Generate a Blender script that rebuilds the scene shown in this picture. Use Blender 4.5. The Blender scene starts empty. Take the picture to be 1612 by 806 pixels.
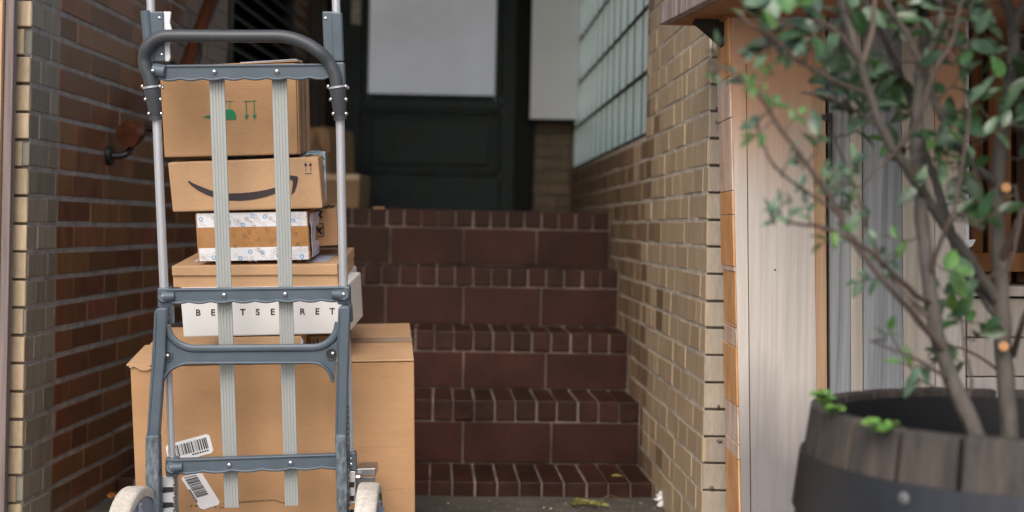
import bpy, bmesh, math, random
from mathutils import Vector, Matrix, noise
random.seed(11)
C = bpy.context.scene.collection
F_PX, CX, CY, TILT = 2239.0, 806.0, 359.0, 0.02
EYE = 0.745
# ------------------------------------------------------------------ camera, sky, sun
cam_d = bpy.data.cameras.new('camera'); cam = bpy.data.objects.new('camera', cam_d); C.objects.link(cam)
th = math.atan(TILT)
right = Vector((math.cos(th), 0, math.sin(th))); up = Vector((-math.sin(th), 0, math.cos(th))); back = Vector((0, -1, 0))
m = Matrix((right, up, back)).transposed().to_4x4(); m.translation = Vector((0, 0, EYE))
cam.matrix_world = m
cam_d.sensor_width = 36; cam_d.lens = F_PX / 1612 * 36; cam_d.shift_y = -(403 - CY) / 1612
cam_d.clip_start = 0.05; cam_d.clip_end = 500
cam_d.dof.use_dof = True; cam_d.dof.focus_distance = 2.85; cam_d.dof.aperture_fstop = 2.7
sc = bpy.context.scene; sc.camera = cam
sc.view_settings.view_transform = 'Standard'; sc.view_settings.look = 'None'; sc.view_settings.gamma = 1
sc.view_settings.exposure = 0.54
w = bpy.data.worlds.new("World"); sc.world = w; w.use_nodes = True
nt = w.node_tree; bg = nt.nodes['Background']; sky = nt.nodes.new('ShaderNodeTexSky')
sky.sky_type = 'NISHITA'; sky.sun_disc = False; sky.air_density = 1.0; sky.dust_density = 3.5; sky.ozone_density = 1.0
SUN_EL, SUN_AZ = math.radians(42), math.radians(190)      # azimuth clockwise from +Y; the sun stands behind the viewer, to the left
sky.sun_elevation = SUN_EL; sky.sun_rotation = SUN_AZ
nt.links.new(sky.outputs[0], bg.inputs[0]); bg.inputs[1].default_value = 0.15
sun_d = bpy.data.lights.new('sun', 'SUN'); sun_d.energy = 0.9; sun_d.angle = math.radians(35); sun_d.color = (1, .97, .93)
sun = bpy.data.objects.new('sun', sun_d); C.objects.link(sun)
sd = Vector((math.sin(SUN_AZ) * math.cos(SUN_EL), math.cos(SUN_AZ) * math.cos(SUN_EL), math.sin(SUN_EL)))
sun.rotation_euler = sd.to_track_quat('Z', 'Y').to_euler(); sun.location = sd * 20

# ------------------------------------------------------------------ photograph pixel -> real place
def ray(px, py):
    u = (px - CX) + TILT * (py - CY); v = (py - CY) - TILT * (px - CX)
    return u / F_PX, v / F_PX
def P(px, py, d):
    a, b = ray(px, py); return Vector((a * d, d, EYE - b * d))
PHI = math.atan(0.1); RHO = math.radians(3.6)              # the trolley leans towards the viewer and a little to the left
FW = Vector((0, math.cos(PHI), math.sin(PHI)))
RT = Vector((math.cos(RHO), 0, math.sin(RHO)))
UPV = RT.cross(FW).normalized()
TP0 = Vector((0, 2.83, 0.80))
def T(px, py, off=0.0):
    a, b = ray(px, py); r = Vector((a, 1, -b)); c = Vector((0, 0, EYE))
    t = ((TP0 + FW * off) - c).dot(FW) / r.dot(FW)
    return c + r * t
PXM = 2.83 / F_PX                                            # metres per pixel in the trolley's plane

# ------------------------------------------------------------------ materials
def newmat(name):
    m = bpy.data.materials.new(name); m.use_nodes = True
    return m, m.node_tree.nodes, m.node_tree.links, m.node_tree.nodes['Principled BSDF']
def M(name, col, rough=.6, metal=0., var=.15, scale=8, stretch=(1, 1, 1), bump=.0, bscale=60, rand=0., col2=None, detail=4, spec=.5, fine=.0, rvar=0.):
    m, n, l, b = newmat(name)
    tc = n.new('ShaderNodeTexCoord'); mp = n.new('ShaderNodeMapping'); mp.inputs['Scale'].default_value = stretch
    l.new(tc.outputs['Object'], mp.inputs[0])
    nz = n.new('ShaderNodeTexNoise'); nz.inputs['Scale'].default_value = scale; nz.inputs['Detail'].default_value = detail
    l.new(mp.outputs[0], nz.inputs['Vector'])
    cr = n.new('ShaderNodeValToRGB'); l.new(nz.outputs[0], cr.inputs[0])
    a = [max(0, c * (1 - var)) for c in col]; z = [min(1, c * (1 + var)) for c in (col2 or col)]
    cr.color_ramp.elements[0].position = .3; cr.color_ramp.elements[1].position = .7
    cr.color_ramp.elements[0].color = (*a, 1); cr.color_ramp.elements[1].color = (*z, 1)
    out = cr.outputs[0]
    if fine:
        n2 = n.new('ShaderNodeTexNoise'); n2.inputs['Scale'].default_value = 140; n2.inputs['Detail'].default_value = 5
        l.new(mp.outputs[0], n2.inputs['Vector'])
        mr = n.new('ShaderNodeMapRange'); mr.inputs[1].default_value = .25; mr.inputs[2].default_value = .75
        mr.inputs[3].default_value = 1 - fine; mr.inputs[4].default_value = 1 + fine; l.new(n2.outputs[0], mr.inputs[0])
        mx = n.new('ShaderNodeMix'); mx.data_type = 'RGBA'; mx.blend_type = 'MULTIPLY'; mx.inputs[0].default_value = 1
        l.new(out, mx.inputs[6]); l.new(mr.outputs[0], mx.inputs[7]); out = mx.outputs[2]
    if rand:
        g = n.new('ShaderNodeNewGeometry'); hs = n.new('ShaderNodeHueSaturation')
        mr = n.new('ShaderNodeMapRange'); mr.inputs[3].default_value = 1 - rand; mr.inputs[4].default_value = 1 + rand
        l.new(g.outputs['Random Per Island'], mr.inputs[0]); l.new(mr.outputs[0], hs.inputs['Value'])
        mt = n.new('ShaderNodeMath'); mt.operation = 'MULTIPLY_ADD'; mt.inputs[1].default_value = 7.31; mt.inputs[2].default_value = 0
        fr = n.new('ShaderNodeMath'); fr.operation = 'FRACT'; l.new(g.outputs['Random Per Island'], mt.inputs[0]); l.new(mt.outputs[0], fr.inputs[0])
        m2 = n.new('ShaderNodeMapRange'); m2.inputs[3].default_value = .5 - rand * .05; m2.inputs[4].default_value = .5 + rand * .05
        l.new(fr.outputs[0], m2.inputs[0]); l.new(m2.outputs[0], hs.inputs['Hue'])
        l.new(out, hs.inputs['Color']); out = hs.outputs[0]
    l.new(out, b.inputs['Base Color'])
    b.inputs['Roughness'].default_value = rough; b.inputs['Metallic'].default_value = metal
    b.inputs['Specular IOR Level'].default_value = spec
    if rvar:
        mr = n.new('ShaderNodeMapRange'); mr.inputs[3].default_value = rough - rvar; mr.inputs[4].default_value = rough + rvar
        l.new(nz.outputs[0], mr.inputs[0]); l.new(mr.outputs[0], b.inputs['Roughness'])
    if bump:
        nb = n.new('ShaderNodeTexNoise'); nb.inputs['Scale'].default_value = bscale; nb.inputs['Detail'].default_value = 5
        l.new(mp.outputs[0], nb.inputs['Vector'])
        bp = n.new('ShaderNodeBump'); bp.inputs['Strength'].default_value = bump; bp.inputs['Distance'].default_value = .004
        l.new(nb.outputs[0], bp.inputs['Height']); l.new(bp.outputs[0], b.inputs['Normal'])
    return m
def cardboard(name, col, flute=1.0):
    m, n, l, b = newmat(name)
    tc = n.new('ShaderNodeTexCoord')
    nz = n.new('ShaderNodeTexNoise'); nz.inputs['Scale'].default_value = 5; nz.inputs['Detail'].default_value = 6; l.new(tc.outputs['Object'], nz.inputs['Vector'])
    mp = n.new('ShaderNodeMapping'); mp.inputs['Scale'].default_value = (60, 60, 330); l.new(tc.outputs['Object'], mp.inputs[0])
    n2 = n.new('ShaderNodeTexNoise'); n2.inputs['Scale'].default_value = 1; n2.inputs['Detail'].default_value = 3; l.new(mp.outputs[0], n2.inputs['Vector'])
    mp3 = n.new('ShaderNodeMapping'); mp3.inputs['Scale'].default_value = (420, 420, 420); l.new(tc.outputs['Object'], mp3.inputs[0])
    n3 = n.new('ShaderNodeTexNoise'); n3.inputs['Scale'].default_value = 1; n3.inputs['Detail'].default_value = 2; l.new(mp3.outputs[0], n3.inputs['Vector'])
    ad = n.new('ShaderNodeMath'); ad.operation = 'MULTIPLY_ADD'; ad.inputs[1].default_value = .22; l.new(n2.outputs[0], ad.inputs[0]); l.new(nz.outputs[0], ad.inputs[2])
    a2 = n.new('ShaderNodeMath'); a2.operation = 'MULTIPLY_ADD'; a2.inputs[1].default_value = .30; l.new(n3.outputs[0], a2.inputs[0]); l.new(ad.outputs[0], a2.inputs[2])
    cr = n.new('ShaderNodeValToRGB'); cr.color_ramp.elements[0].position = .5; cr.color_ramp.elements[1].position = 1.1 if False else 1.0
    cr.color_ramp.elements[0].color = (col[0] * .84, col[1] * .80, col[2] * .76, 1); cr.color_ramp.elements[1].color = (col[0] * 1.12, col[1] * 1.14, col[2] * 1.2, 1)
    l.new(a2.outputs[0], cr.inputs[0])
    nb2 = n.new('ShaderNodeTexNoise'); nb2.inputs['Scale'].default_value = 11; nb2.inputs['Detail'].default_value = 9; nb2.inputs['Roughness'].default_value = .75; nb2.inputs['Distortion'].default_value = 1.2; l.new(tc.outputs['Object'], nb2.inputs['Vector'])
    mr2 = n.new('ShaderNodeMapRange'); mr2.inputs[1].default_value = .60; mr2.inputs[2].default_value = .80; mr2.inputs[3].default_value = 1; mr2.inputs[4].default_value = .80; l.new(nb2.outputs[0], mr2.inputs[0])
    mx2 = n.new('ShaderNodeMix'); mx2.data_type = 'RGBA'; mx2.blend_type = 'MULTIPLY'; mx2.inputs[0].default_value = 1; l.new(cr.outputs[0], mx2.inputs[6]); l.new(mr2.outputs[0], mx2.inputs[7]); l.new(mx2.outputs[2], b.inputs['Base Color'])
    b.inputs['Roughness'].default_value = .78; b.inputs['Specular IOR Level'].default_value = .3
    wv = n.new('ShaderNodeTexWave'); wv.wave_type = 'BANDS'; wv.bands_direction = 'Z'; wv.inputs['Scale'].default_value = 50; wv.inputs['Distortion'].default_value = .15
    l.new(tc.outputs['Object'], wv.inputs['Vector'])
    nb = n.new('ShaderNodeTexNoise'); nb.inputs['Scale'].default_value = 9; nb.inputs['Detail'].default_value = 3; l.new(tc.outputs['Object'], nb.inputs['Vector'])
    mm = n.new('ShaderNodeMath'); mm.operation = 'MULTIPLY_ADD'; mm.inputs[1].default_value = .02 * flute; l.new(wv.outputs[0], mm.inputs[0]); l.new(nb.outputs[0], mm.inputs[2])
    bp = n.new('ShaderNodeBump'); bp.inputs['Strength'].default_value = .9; bp.inputs['Distance'].default_value = .006
    l.new(mm.outputs[0], bp.inputs['Height']); l.new(bp.outputs[0], b.inputs['Normal'])
    return m
def wood(name, c1, c2, scale=1., stretch=(60, 60, 2.5), rough=.75, bump=.35, pos=(.35, .65), grad=None):
    m, n, l, b = newmat(name)
    tc = n.new('ShaderNodeTexCoord'); mp = n.new('ShaderNodeMapping'); mp.inputs['Scale'].default_value = stretch
    l.new(tc.outputs['Object'], mp.inputs[0])
    nz = n.new('ShaderNodeTexNoise'); nz.inputs['Scale'].default_value = scale; nz.inputs['Detail'].default_value = 8; nz.inputs['Roughness'].default_value = .65
    l.new(mp.outputs[0], nz.inputs['Vector'])
    cr = n.new('ShaderNodeValToRGB'); cr.color_ramp.elements[0].position = pos[0]; cr.color_ramp.elements[1].position = pos[1]
    cr.color_ramp.elements[0].color = (*c1, 1); cr.color_ramp.elements[1].color = (*c2, 1); l.new(nz.outputs[0], cr.inputs[0])
    out = cr.outputs[0]
    for (axis, lo, hi, cc, k) in (grad or []):            # weathering of the board: a tone that takes over between two heights / widths
        sp = n.new('ShaderNodeSeparateXYZ'); l.new(tc.outputs['Object'], sp.inputs[0])
        g = n.new('ShaderNodeTexNoise'); g.inputs['Scale'].default_value = 1; g.inputs['Detail'].default_value = 5
        m2 = n.new('ShaderNodeMapping'); m2.inputs['Scale'].default_value = (22, 22, 3) ; l.new(tc.outputs['Object'], m2.inputs[0]); l.new(m2.outputs[0], g.inputs['Vector'])
        mr = n.new('ShaderNodeMapRange'); mr.clamp = True; mr.inputs[1].default_value = lo; mr.inputs[2].default_value = hi
        l.new(sp.outputs[axis], mr.inputs[0])
        ad = n.new('ShaderNodeMath'); ad.operation = 'MULTIPLY_ADD'; ad.use_clamp = True; ad.inputs[1].default_value = 1.6
        sb = n.new('ShaderNodeMath'); sb.operation = 'MULTIPLY_ADD'; sb.inputs[1].default_value = 1.3; sb.inputs[2].default_value = -.9
        l.new(g.outputs[0], sb.inputs[0]); l.new(mr.outputs[0], ad.inputs[0]); l.new(sb.outputs[0], ad.inputs[2])
        kk = n.new('ShaderNodeMath'); kk.operation = 'MULTIPLY'; kk.inputs[1].default_value = k; l.new(ad.outputs[0], kk.inputs[0])
        mx = n.new('ShaderNodeMix'); mx.data_type = 'RGBA'; l.new(kk.outputs[0], mx.inputs[0]); l.new(out, mx.inputs[6])
        mm = n.new('ShaderNodeMix'); mm.data_type = 'RGBA'; mm.blend_type = 'MULTIPLY'; mm.inputs[0].default_value = .5; mm.inputs[6].default_value = (*cc, 1)
        l.new(cr.outputs[0], mm.inputs[7]); l.new(mm.outputs[2], mx.inputs[7]); out = mx.outputs[2]
    l.new(out, b.inputs['Base Color']); b.inputs['Roughness'].default_value = rough; b.inputs['Specular IOR Level'].default_value = .3
    bp = n.new('ShaderNodeBump'); bp.inputs['Strength'].default_value = bump; bp.inputs['Distance'].default_value = .003
    l.new(nz.outputs[0], bp.inputs['Height']); l.new(bp.outputs[0], b.inputs['Normal'])
    return m
def glassy(name, col, trans=.75, rough=.15, glow=0, gcol=(1, 1, 1), ribs=None, ribscale=50, nscale=14, dist=1.5, bstr=.8):
    m, n, l, b = newmat(name)
    tr = n.new('ShaderNodeBsdfTranslucent'); tr.inputs[0].default_value = (*col, 1)
    df = n.new('ShaderNodeBsdfDiffuse'); df.inputs[0].default_value = (*[c * .55 for c in col], 1)
    gl = n.new('ShaderNodeBsdfGlossy'); gl.inputs['Roughness'].default_value = rough
    m1 = n.new('ShaderNodeMixShader'); m1.inputs[0].default_value = 1 - trans; l.new(tr.outputs[0], m1.inputs[1]); l.new(df.outputs[0], m1.inputs[2])
    fr = n.new('ShaderNodeFresnel'); fr.inputs[0].default_value = 1.5
    m2 = n.new('ShaderNodeMixShader'); l.new(fr.outputs[0], m2.inputs[0]); l.new(m1.outputs[0], m2.inputs[1]); l.new(gl.outputs[0], m2.inputs[2])
    em = n.new('ShaderNodeEmission'); em.inputs[0].default_value = (*gcol, 1); em.inputs[1].default_value = glow      # glow added to brighten the glass, standing in for light behind it
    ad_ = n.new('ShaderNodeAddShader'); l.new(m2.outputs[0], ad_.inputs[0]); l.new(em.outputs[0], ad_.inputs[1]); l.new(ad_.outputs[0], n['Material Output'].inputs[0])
    tc = n.new('ShaderNodeTexCoord')
    nz = n.new('ShaderNodeTexNoise'); nz.inputs['Scale'].default_value = nscale; nz.inputs['Detail'].default_value = 3; l.new(tc.outputs['Object'], nz.inputs['Vector'])
    cr = n.new('ShaderNodeValToRGB'); cr.color_ramp.elements[0].position = .3; cr.color_ramp.elements[1].position = .7
    cr.color_ramp.elements[0].color = (*[c * .7 for c in col], 1); cr.color_ramp.elements[1].color = (*[min(1, c * 1.25) for c in col], 1)
    l.new(nz.outputs[0], cr.inputs[0]); l.new(cr.outputs[0], tr.inputs[0])
    if ribs:
        wv = n.new('ShaderNodeTexWave'); wv.wave_type = 'BANDS'; wv.bands_direction = ribs; wv.inputs['Scale'].default_value = ribscale; wv.inputs['Distortion'].default_value = dist
        l.new(tc.outputs['Object'], wv.inputs['Vector'])
        bp = n.new('ShaderNodeBump'); bp.inputs['Strength'].default_value = bstr; bp.inputs['Distance'].default_value = .004; l.new(wv.outputs[0], bp.inputs['Height'])
        for s in (gl, tr, df, fr): l.new(bp.outputs[0], s.inputs['Normal'])
    return m

MAT = dict(
    beige_r=M('greyish_buff_brick', (.42, .36, .285), .62, var=.10, scale=30, stretch=(1, 1, .25), rand=.12, bump=.25, bscale=90, fine=.14),
    beige=M('beige_brick', (.50, .39, .25), .62, var=.10, scale=30, stretch=(1, 1, .25), rand=.20, bump=.25, bscale=90, fine=.14),
    beige_in=M('buff_glazed_brick', (.55, .415, .265), .5, var=.17, scale=3, stretch=(48, 48, 1.5), rand=.10, bump=.12, bscale=30, fine=.08),
    beige_shade=M('shaded_beige_brick', (.24, .225, .185), .5, var=.15, scale=3, stretch=(16, 16, 2), rand=.22, bump=.15, bscale=60, fine=.1),  # beige corner brick greyed and darkened: the passage shade is in its colour
    brown=M('brown_glazed_brick', (.185, .086, .042), .32, var=.2, scale=4, stretch=(6, 6, 3), rand=.30, bump=.12, bscale=25, fine=.1, rvar=.1),
    brown_r=M('amber_glazed_brick', (.29, .195, .115), .45, var=.25, scale=3, stretch=(40, 40, 2), rand=.20, bump=.12, bscale=30, fine=.08),
    pier=M('ochre_pier_brick', (.17, .11, .055), .5, var=.2, scale=6, rand=.2, bump=.1),
    mortar=M('light_mortar', (.30, .285, .28), .9, var=.25, scale=25, bump=.8, bscale=120, fine=.2),
    mortar_r=M('pale_buff_mortar', (.56, .49, .40), .9, var=.2, scale=25, bump=.8, bscale=120, fine=.2),
    mortar_d=M('dark_mortar', (.17, .15, .13), .9, var=.3, scale=20, bump=.8, bscale=100),
    grit=M('pale_grit', (.35, .32, .26), .9, var=.3, rand=.6),
    mortar_s=M('stair_mortar', (.165, .13, .105), .9, var=.6, scale=7, bump=.5, bscale=90),
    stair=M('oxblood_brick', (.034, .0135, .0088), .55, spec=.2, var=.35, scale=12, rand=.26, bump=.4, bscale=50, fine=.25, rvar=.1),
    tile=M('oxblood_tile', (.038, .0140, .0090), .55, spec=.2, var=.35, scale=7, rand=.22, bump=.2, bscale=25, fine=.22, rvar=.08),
    concrete=M('worn_concrete', (.085, .077, .064), .85, var=.3, scale=12, bump=.6, bscale=70, fine=.25),
    asphalt=M('pavement_slabs', (.16, .155, .15), .85, var=.2, scale=6, bump=.5, bscale=90, fine=.2),
    ceil=M('ceiling_plaster', (.5, .48, .45), .9, var=.1),
    plastic=M('slate_grey_plastic', (.086, .114, .142), .40, var=.10, scale=20, bump=.12, bscale=300, rvar=.06),
    plastic_worn=M('scuffed_grey_plastic', (.10, .125, .148), .6, var=.18, scale=70, stretch=(1, 1, .4), bump=.6, bscale=260, fine=.45, col2=(.125, .155, .18)),
    handle=M('dark_grey_handle', (.052, .058, .066), .42, var=.15, scale=25, bump=.1, bscale=200, rvar=.08),
    alu=M('brushed_aluminium', (.60, .62, .66), .38, metal=.6, var=.06, scale=2, stretch=(40, 40, 1), fine=.04),
    slat=M('ribbed_aluminium_slat', (.40, .42, .41), .45, metal=.3, var=.05, scale=6),
    chrome=M('bright_steel', (.75, .76, .78), .12, metal=1, var=.05),
    zinc=M('bright_zinc_plate', (.82, .83, .85), .3, metal=.45, var=.05),
    steel=M('dull_steel', (.32, .32, .33), .35, metal=.9, var=.2, scale=15),
    rubber=M('dirty_cream_rubber', (.52, .48, .42), .75, var=.18, scale=18, bump=.25, bscale=80, fine=.2),
    rim=M('grey_wheel_hub', (.22, .26, .32), .4, var=.15),
    white=M('white_box_card', (.80, .79, .77), .55, var=.03, scale=3, bump=.03),
    whitep=M('white_paper', (.78, .78, .80), .5, var=.04),
    enamel=M('white_enamel', (.90, .90, .92), .4, var=.03, scale=4),
    film=M('pale_lilac_film', (.60, .62, .75), .2, var=.15, scale=30, bump=.6, bscale=40),
    blue=M('light_blue_print', (.30, .52, .66), .35, var=.4, scale=35, col2=(.62, .72, .78), bump=.3, bscale=50),
    teal=M('teal_print', (.02, .22, .27), .35, var=.3),
    card=cardboard('kraft_cardboard', (.455, .265, .132)),
    card2=cardboard('pale_kraft_cardboard', (.53, .33, .18)),
    card3=cardboard('tan_kraft_cardboard', (.455, .255, .125)),
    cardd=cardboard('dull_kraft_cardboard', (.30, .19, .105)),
    flap=M('corrugated_edge', (.22, .16, .11), .85, var=.5, scale=4, stretch=(60, 60, 2), bump=.4),
    tape=M('brown_packing_tape', (.42, .215, .085), .16, var=.12, scale=20, bump=.35, bscale=18, spec=.6),
    ptape=M('printed_brown_tape', (.47, .235, .085), .22, var=.14, scale=30, bump=.1, bscale=30),
    ctape=M('clear_packing_tape', (.46, .30, .18), .15, var=.1, scale=12, bump=.3, bscale=20, spec=.7),
    ink=M('dark_ink', (.035, .026, .028), .6, var=.15),
    bink=M('black_ink', (.012, .012, .014), .5, var=.1),
    gink=M('green_ink', (.01, .20, .085), .6, var=.2),
    blink=M('blue_ink', (.05, .33, .62), .6, var=.2),
    grink=M('faint_grey_ink', (.50, .47, .46), .6, var=.1),
    brink=M('brown_grey_ink', (.19, .12, .07), .6, var=.1),
    door=M('dark_green_door_paint', (.022, .038, .037), .42, var=.45, scale=7, spec=.18, bump=.25, bscale=30, rvar=.12),
    doorf=M('black_green_frame', (.005, .008, .008), .5, var=.3, scale=8, spec=.15),
    plate=M('cream_lock_plate', (.42, .37, .28), .4, var=.3, scale=60),
    iron=M('black_iron', (.012, .011, .012), .4, var=.2),
    rail=M('red_brown_varnish', (.075, .024, .011), .3, var=.35, scale=12, stretch=(4, 1, 4), bump=.1),
    louvre=M('dark_louvre', (.008, .008, .008), .5, var=.2),
    ltrim=M('dark_red_trim', (.03, .014, .01), .5, var=.2),
    grid=M('window_grid_mortar', (.035, .035, .03), .8, var=.3),
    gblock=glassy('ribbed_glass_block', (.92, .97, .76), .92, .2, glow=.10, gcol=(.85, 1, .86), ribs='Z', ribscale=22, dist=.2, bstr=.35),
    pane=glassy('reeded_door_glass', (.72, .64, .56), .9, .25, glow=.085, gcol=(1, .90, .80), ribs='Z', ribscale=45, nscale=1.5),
    barrel=wood('weathered_barrel_stave', (.032, .031, .033), (.100, .082, .066), stretch=(40, 40, 4), rough=.7, bump=.4),
    hoop=M('blackened_steel_hoop', (.028, .031, .038), .45, metal=.3, var=.3, scale=8, bump=.15, rvar=.12),
    hoop_l=M('worn_steel_rivet', (.16, .165, .17), .6, metal=.2, var=.3, scale=60),
    soil=M('dark_soil', (.018, .014, .011), .95, var=.4, scale=40, bump=1, bscale=60),
    bark=M('grey_brown_bark', (.095, .083, .072), .75, var=.4, scale=14, stretch=(3, 3, 1), bump=.7, bscale=60),
    bark_r=M('reddish_twig_bark', (.095, .070, .056), .65, var=.35, scale=20, bump=.3),
    cut=M('pale_cut_wood', (.55, .28, .12), .7, var=.1),
    board=wood('weathered_pale_board', (.56, .50, .44), (.70, .645, .59), stretch=(110, 20, 2.2), pos=(.28, .6),
               grad=[(2, .72, 1.1, (.80, .46, .27), .9), (2, .50, .16, (.30, .29, .30), .85)]),
    edge_p=wood('pale_orange_edge', (.66, .40, .24), (.88, .68, .54), stretch=(20, 20, 9), pos=(.35, .6)),
    edge=wood('orange_board_edge', (.72, .33, .11), (.88, .50, .25), stretch=(20, 20, 9), pos=(.4, .62)),
    orange=wood('orange_stained_wood', (.46, .26, .13), (.66, .46, .30), stretch=(60, 30, 1.2)),
    orange_t=wood('varnished_underside', (.30, .13, .055), (.46, .22, .10), stretch=(8, 30, 30)),
    greyb=wood('blue_grey_board', (.22, .235, .25), (.44, .45, .46), stretch=(70, 20, 1.5), pos=(.36, .64)),
    pinkb=wood('pinkish_grey_board', (.46, .40, .33), (.64, .57, .50), stretch=(80, 30, 1.8)),
    fasc=wood('weathered_fascia', (.20, .16, .15), (.50, .40, .37), stretch=(40, 40, 5), pos=(.35, .65)),
    brownb=wood('brown_inner_board', (.16, .065, .022), (.30, .13, .045), stretch=(40, 40, 2)),
    darkb=wood('dark_inner_board', (.035, .018, .010), (.08, .04, .02), stretch=(40, 40, 2)),
    post=wood('grey_timber_post', (.13, .10, .095), (.27, .22, .21), stretch=(70, 70, 2)),
    spost=M('near_black', (.02, .02, .022), .6),
)
def leafmat(name, c1, c2, rough=.32):
    m = M(name, c1, rough, var=.3, scale=40, rand=.5, col2=c2, spec=.45)
    return m
MAT['leaf_d'] = leafmat('deep_green_leaf', (.018, .048, .018), (.032, .070, .024))
MAT['leaf_b'] = leafmat('blue_green_leaf', (.048, .100, .058), (.095, .160, .095), .3)
MAT['leaf_g'] = leafmat('fresh_green_leaf', (.045, .12, .028), (.08, .17, .045), .4)
MAT['sprout'] = leafmat('bright_clover_leaf', (.08, .20, .04), (.14, .29, .065), .55)
MAT['dryleaf'] = leafmat('yellowed_leaf', (.13, .10, .02), (.18, .19, .05), .6)
MAT['oleaf'] = leafmat('orange_dead_leaf', (.45, .14, .02), (.5, .2, .03), .6)

# ------------------------------------------------------------------ builders
class MB:
    """collects geometry in world coordinates; build() links it as ONE mesh object"""
    def __init__(s): s.v = []; s.f = []; s.mi = []; s.sm = []
    def add(s, vs, fs, mi=0, smooth=False):
        o = len(s.v); s.v += [Vector(p) for p in vs]
        for f in fs: s.f.append([o + i for i in f]); s.mi.append(mi); s.sm.append(smooth)
        return s
    def hexa(s, p, mi=0):           # p: 4 front points (loop) + 4 back points
        return s.add(p, [(0, 1, 2, 3), (7, 6, 5, 4), (0, 4, 5, 1), (1, 5, 6, 2), (2, 6, 7, 3), (3, 7, 4, 0)], mi)
    def box(s, c, hx, hy, hz, ax=Vector((1, 0, 0)), ay=Vector((0, 1, 0)), az=Vector((0, 0, 1)), mi=0):
        c = Vector(c); q = []
        for y in (-1, 1):
            for (x, z) in ((-1, 1), (1, 1), (1, -1), (-1, -1)): q.append(c + ax * hx * x + ay * hy * y + az * hz * z)
        return s.hexa(q, mi)
    def tube(s, pts, r, seg=12, cap=True, mi=0, flat=None, up0=None):
        pts = [Vector(p) for p in pts]; n = len(pts); rr = r if isinstance(r, (list, tuple)) else [r] * n
        rings = []; prev = None
        for i, p in enumerate(pts):
            t = (pts[min(i + 1, n - 1)] - pts[max(i - 1, 0)]).normalized()
            if prev is None:
                a = up0 or (Vector((0, 0, 1)) if abs(t.z) < .9 else Vector((0, 1, 0)))
                nx = (a - t * a.dot(t)).normalized()
            else: nx = (prev - t * prev.dot(t)).normalized()
            prev = nx; ny = t.cross(nx); f = flat or 1
            rings.append([p + nx * math.cos(2 * math.pi * k / seg) * rr[i] + ny * math.sin(2 * math.pi * k / seg) * rr[i] * f for k in range(seg)])
        o = []; fs = []
        for rg in rings: o += rg
        for i in range(n - 1):
            for k in range(seg): a = i * seg + k; b = i * seg + (k + 1) % seg; fs.append((a, b, b + seg, a + seg))
        s.add(o, fs, mi, True)
        if cap:
            s.add(rings[0], [tuple(range(seg))[::-1]], mi); s.add(rings[-1], [tuple(range(seg))], mi)
        return s
    def dome(s, c, r, nrm, h=.6, seg=10, mi=0):
        c = Vector(c); nrm = Vector(nrm).normalized(); a = nrm.orthogonal().normalized(); b = nrm.cross(a)
        vs = []; fs = []; L = 4
        for j in range(L):
            t = math.pi / 2 * j / L
            for k in range(seg):
                q = 2 * math.pi * k / seg
                vs.append(c + (a * math.cos(q) + b * math.sin(q)) * r * math.cos(t) + nrm * r * h * math.sin(t))
        vs.append(c + nrm * r * h)
        for j in range(L - 1):
            for k in range(seg): fs.append((j * seg + k, j * seg + (k + 1) % seg, (j + 1) * seg + (k + 1) % seg, (j + 1) * seg + k))
        for k in range(seg): fs.append(((L - 1) * seg + k, (L - 1) * seg + (k + 1) % seg, L * seg))
        return s.add(vs, fs, mi, True)
    def prism(s, pts, ext, mi=0):   # planar loop extruded by vector ext
        pts = [Vector(p) for p in pts]; n = len(pts); q = pts + [p + ext for p in pts]
        return s.add(q, [tuple(range(n)), tuple(range(2 * n - 1, n - 1, -1))] + [(i, i + n, (i + 1) % n + n, (i + 1) % n) for i in range(n)], mi)
    def strip(s, A, B, ext, mi=0):  # solid band between two polylines
        n = len(A)
        for i in range(n - 1):
            s.hexa([A[i], A[i + 1], B[i + 1], B[i], A[i] + ext, A[i + 1] + ext, B[i + 1] + ext, B[i] + ext], mi)
        return s
    def build(s, name, mats, parent=None, bevel=0, seg=2, angle=35, merge=False, face=None):
        base = Vector(parent['_base']) if parent is not None and '_base' in parent else Vector((0, 0, 0))
        me = bpy.data.meshes.new(name)
        me.from_pydata([tuple(p - base) for p in s.v], [], s.f); mats = mats if isinstance(mats, (list, tuple)) else [mats]
        for mt in mats: me.materials.append(MAT[mt])
        for p, i, sm in zip(me.polygons, s.mi, s.sm): p.material_index = i; p.use_smooth = sm
        bm = bmesh.new(); bm.from_mesh(me)
        if merge: bmesh.ops.remove_doubles(bm, verts=bm.verts, dist=1e-5)
        if face is None: bmesh.ops.recalc_face_normals(bm, faces=bm.faces)
        else:
            bm.normal_update(); bmesh.ops.reverse_faces(bm, faces=[f for f in bm.faces if f.normal.dot(face) < 0])
        bm.to_mesh(me); bm.free(); me.update()
        o = bpy.data.objects.new(name, me); C.objects.link(o)
        if parent is not None: o.parent = parent; o['_base'] = tuple(base)
        if bevel:
            b = o.modifiers.new('bevel', 'BEVEL'); b.width = bevel; b.segments = seg; b.limit_method = 'ANGLE'; b.angle_limit = math.radians(angle)
        return o
def thing(name, label, cat, base, group=None):
    o = bpy.data.objects.new(name, None); C.objects.link(o); o.location = base; o.empty_display_size = .05
    o['label'] = label; o['category'] = cat; o['_base'] = tuple(base)
    if group: o['group'] = group
    return o
def tag(o, label, cat, group=None):
    o['label'] = label; o['category'] = cat
    if group: o['group'] = group
    return o
def lerp(a, b, t): return a + (b - a) * t

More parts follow.
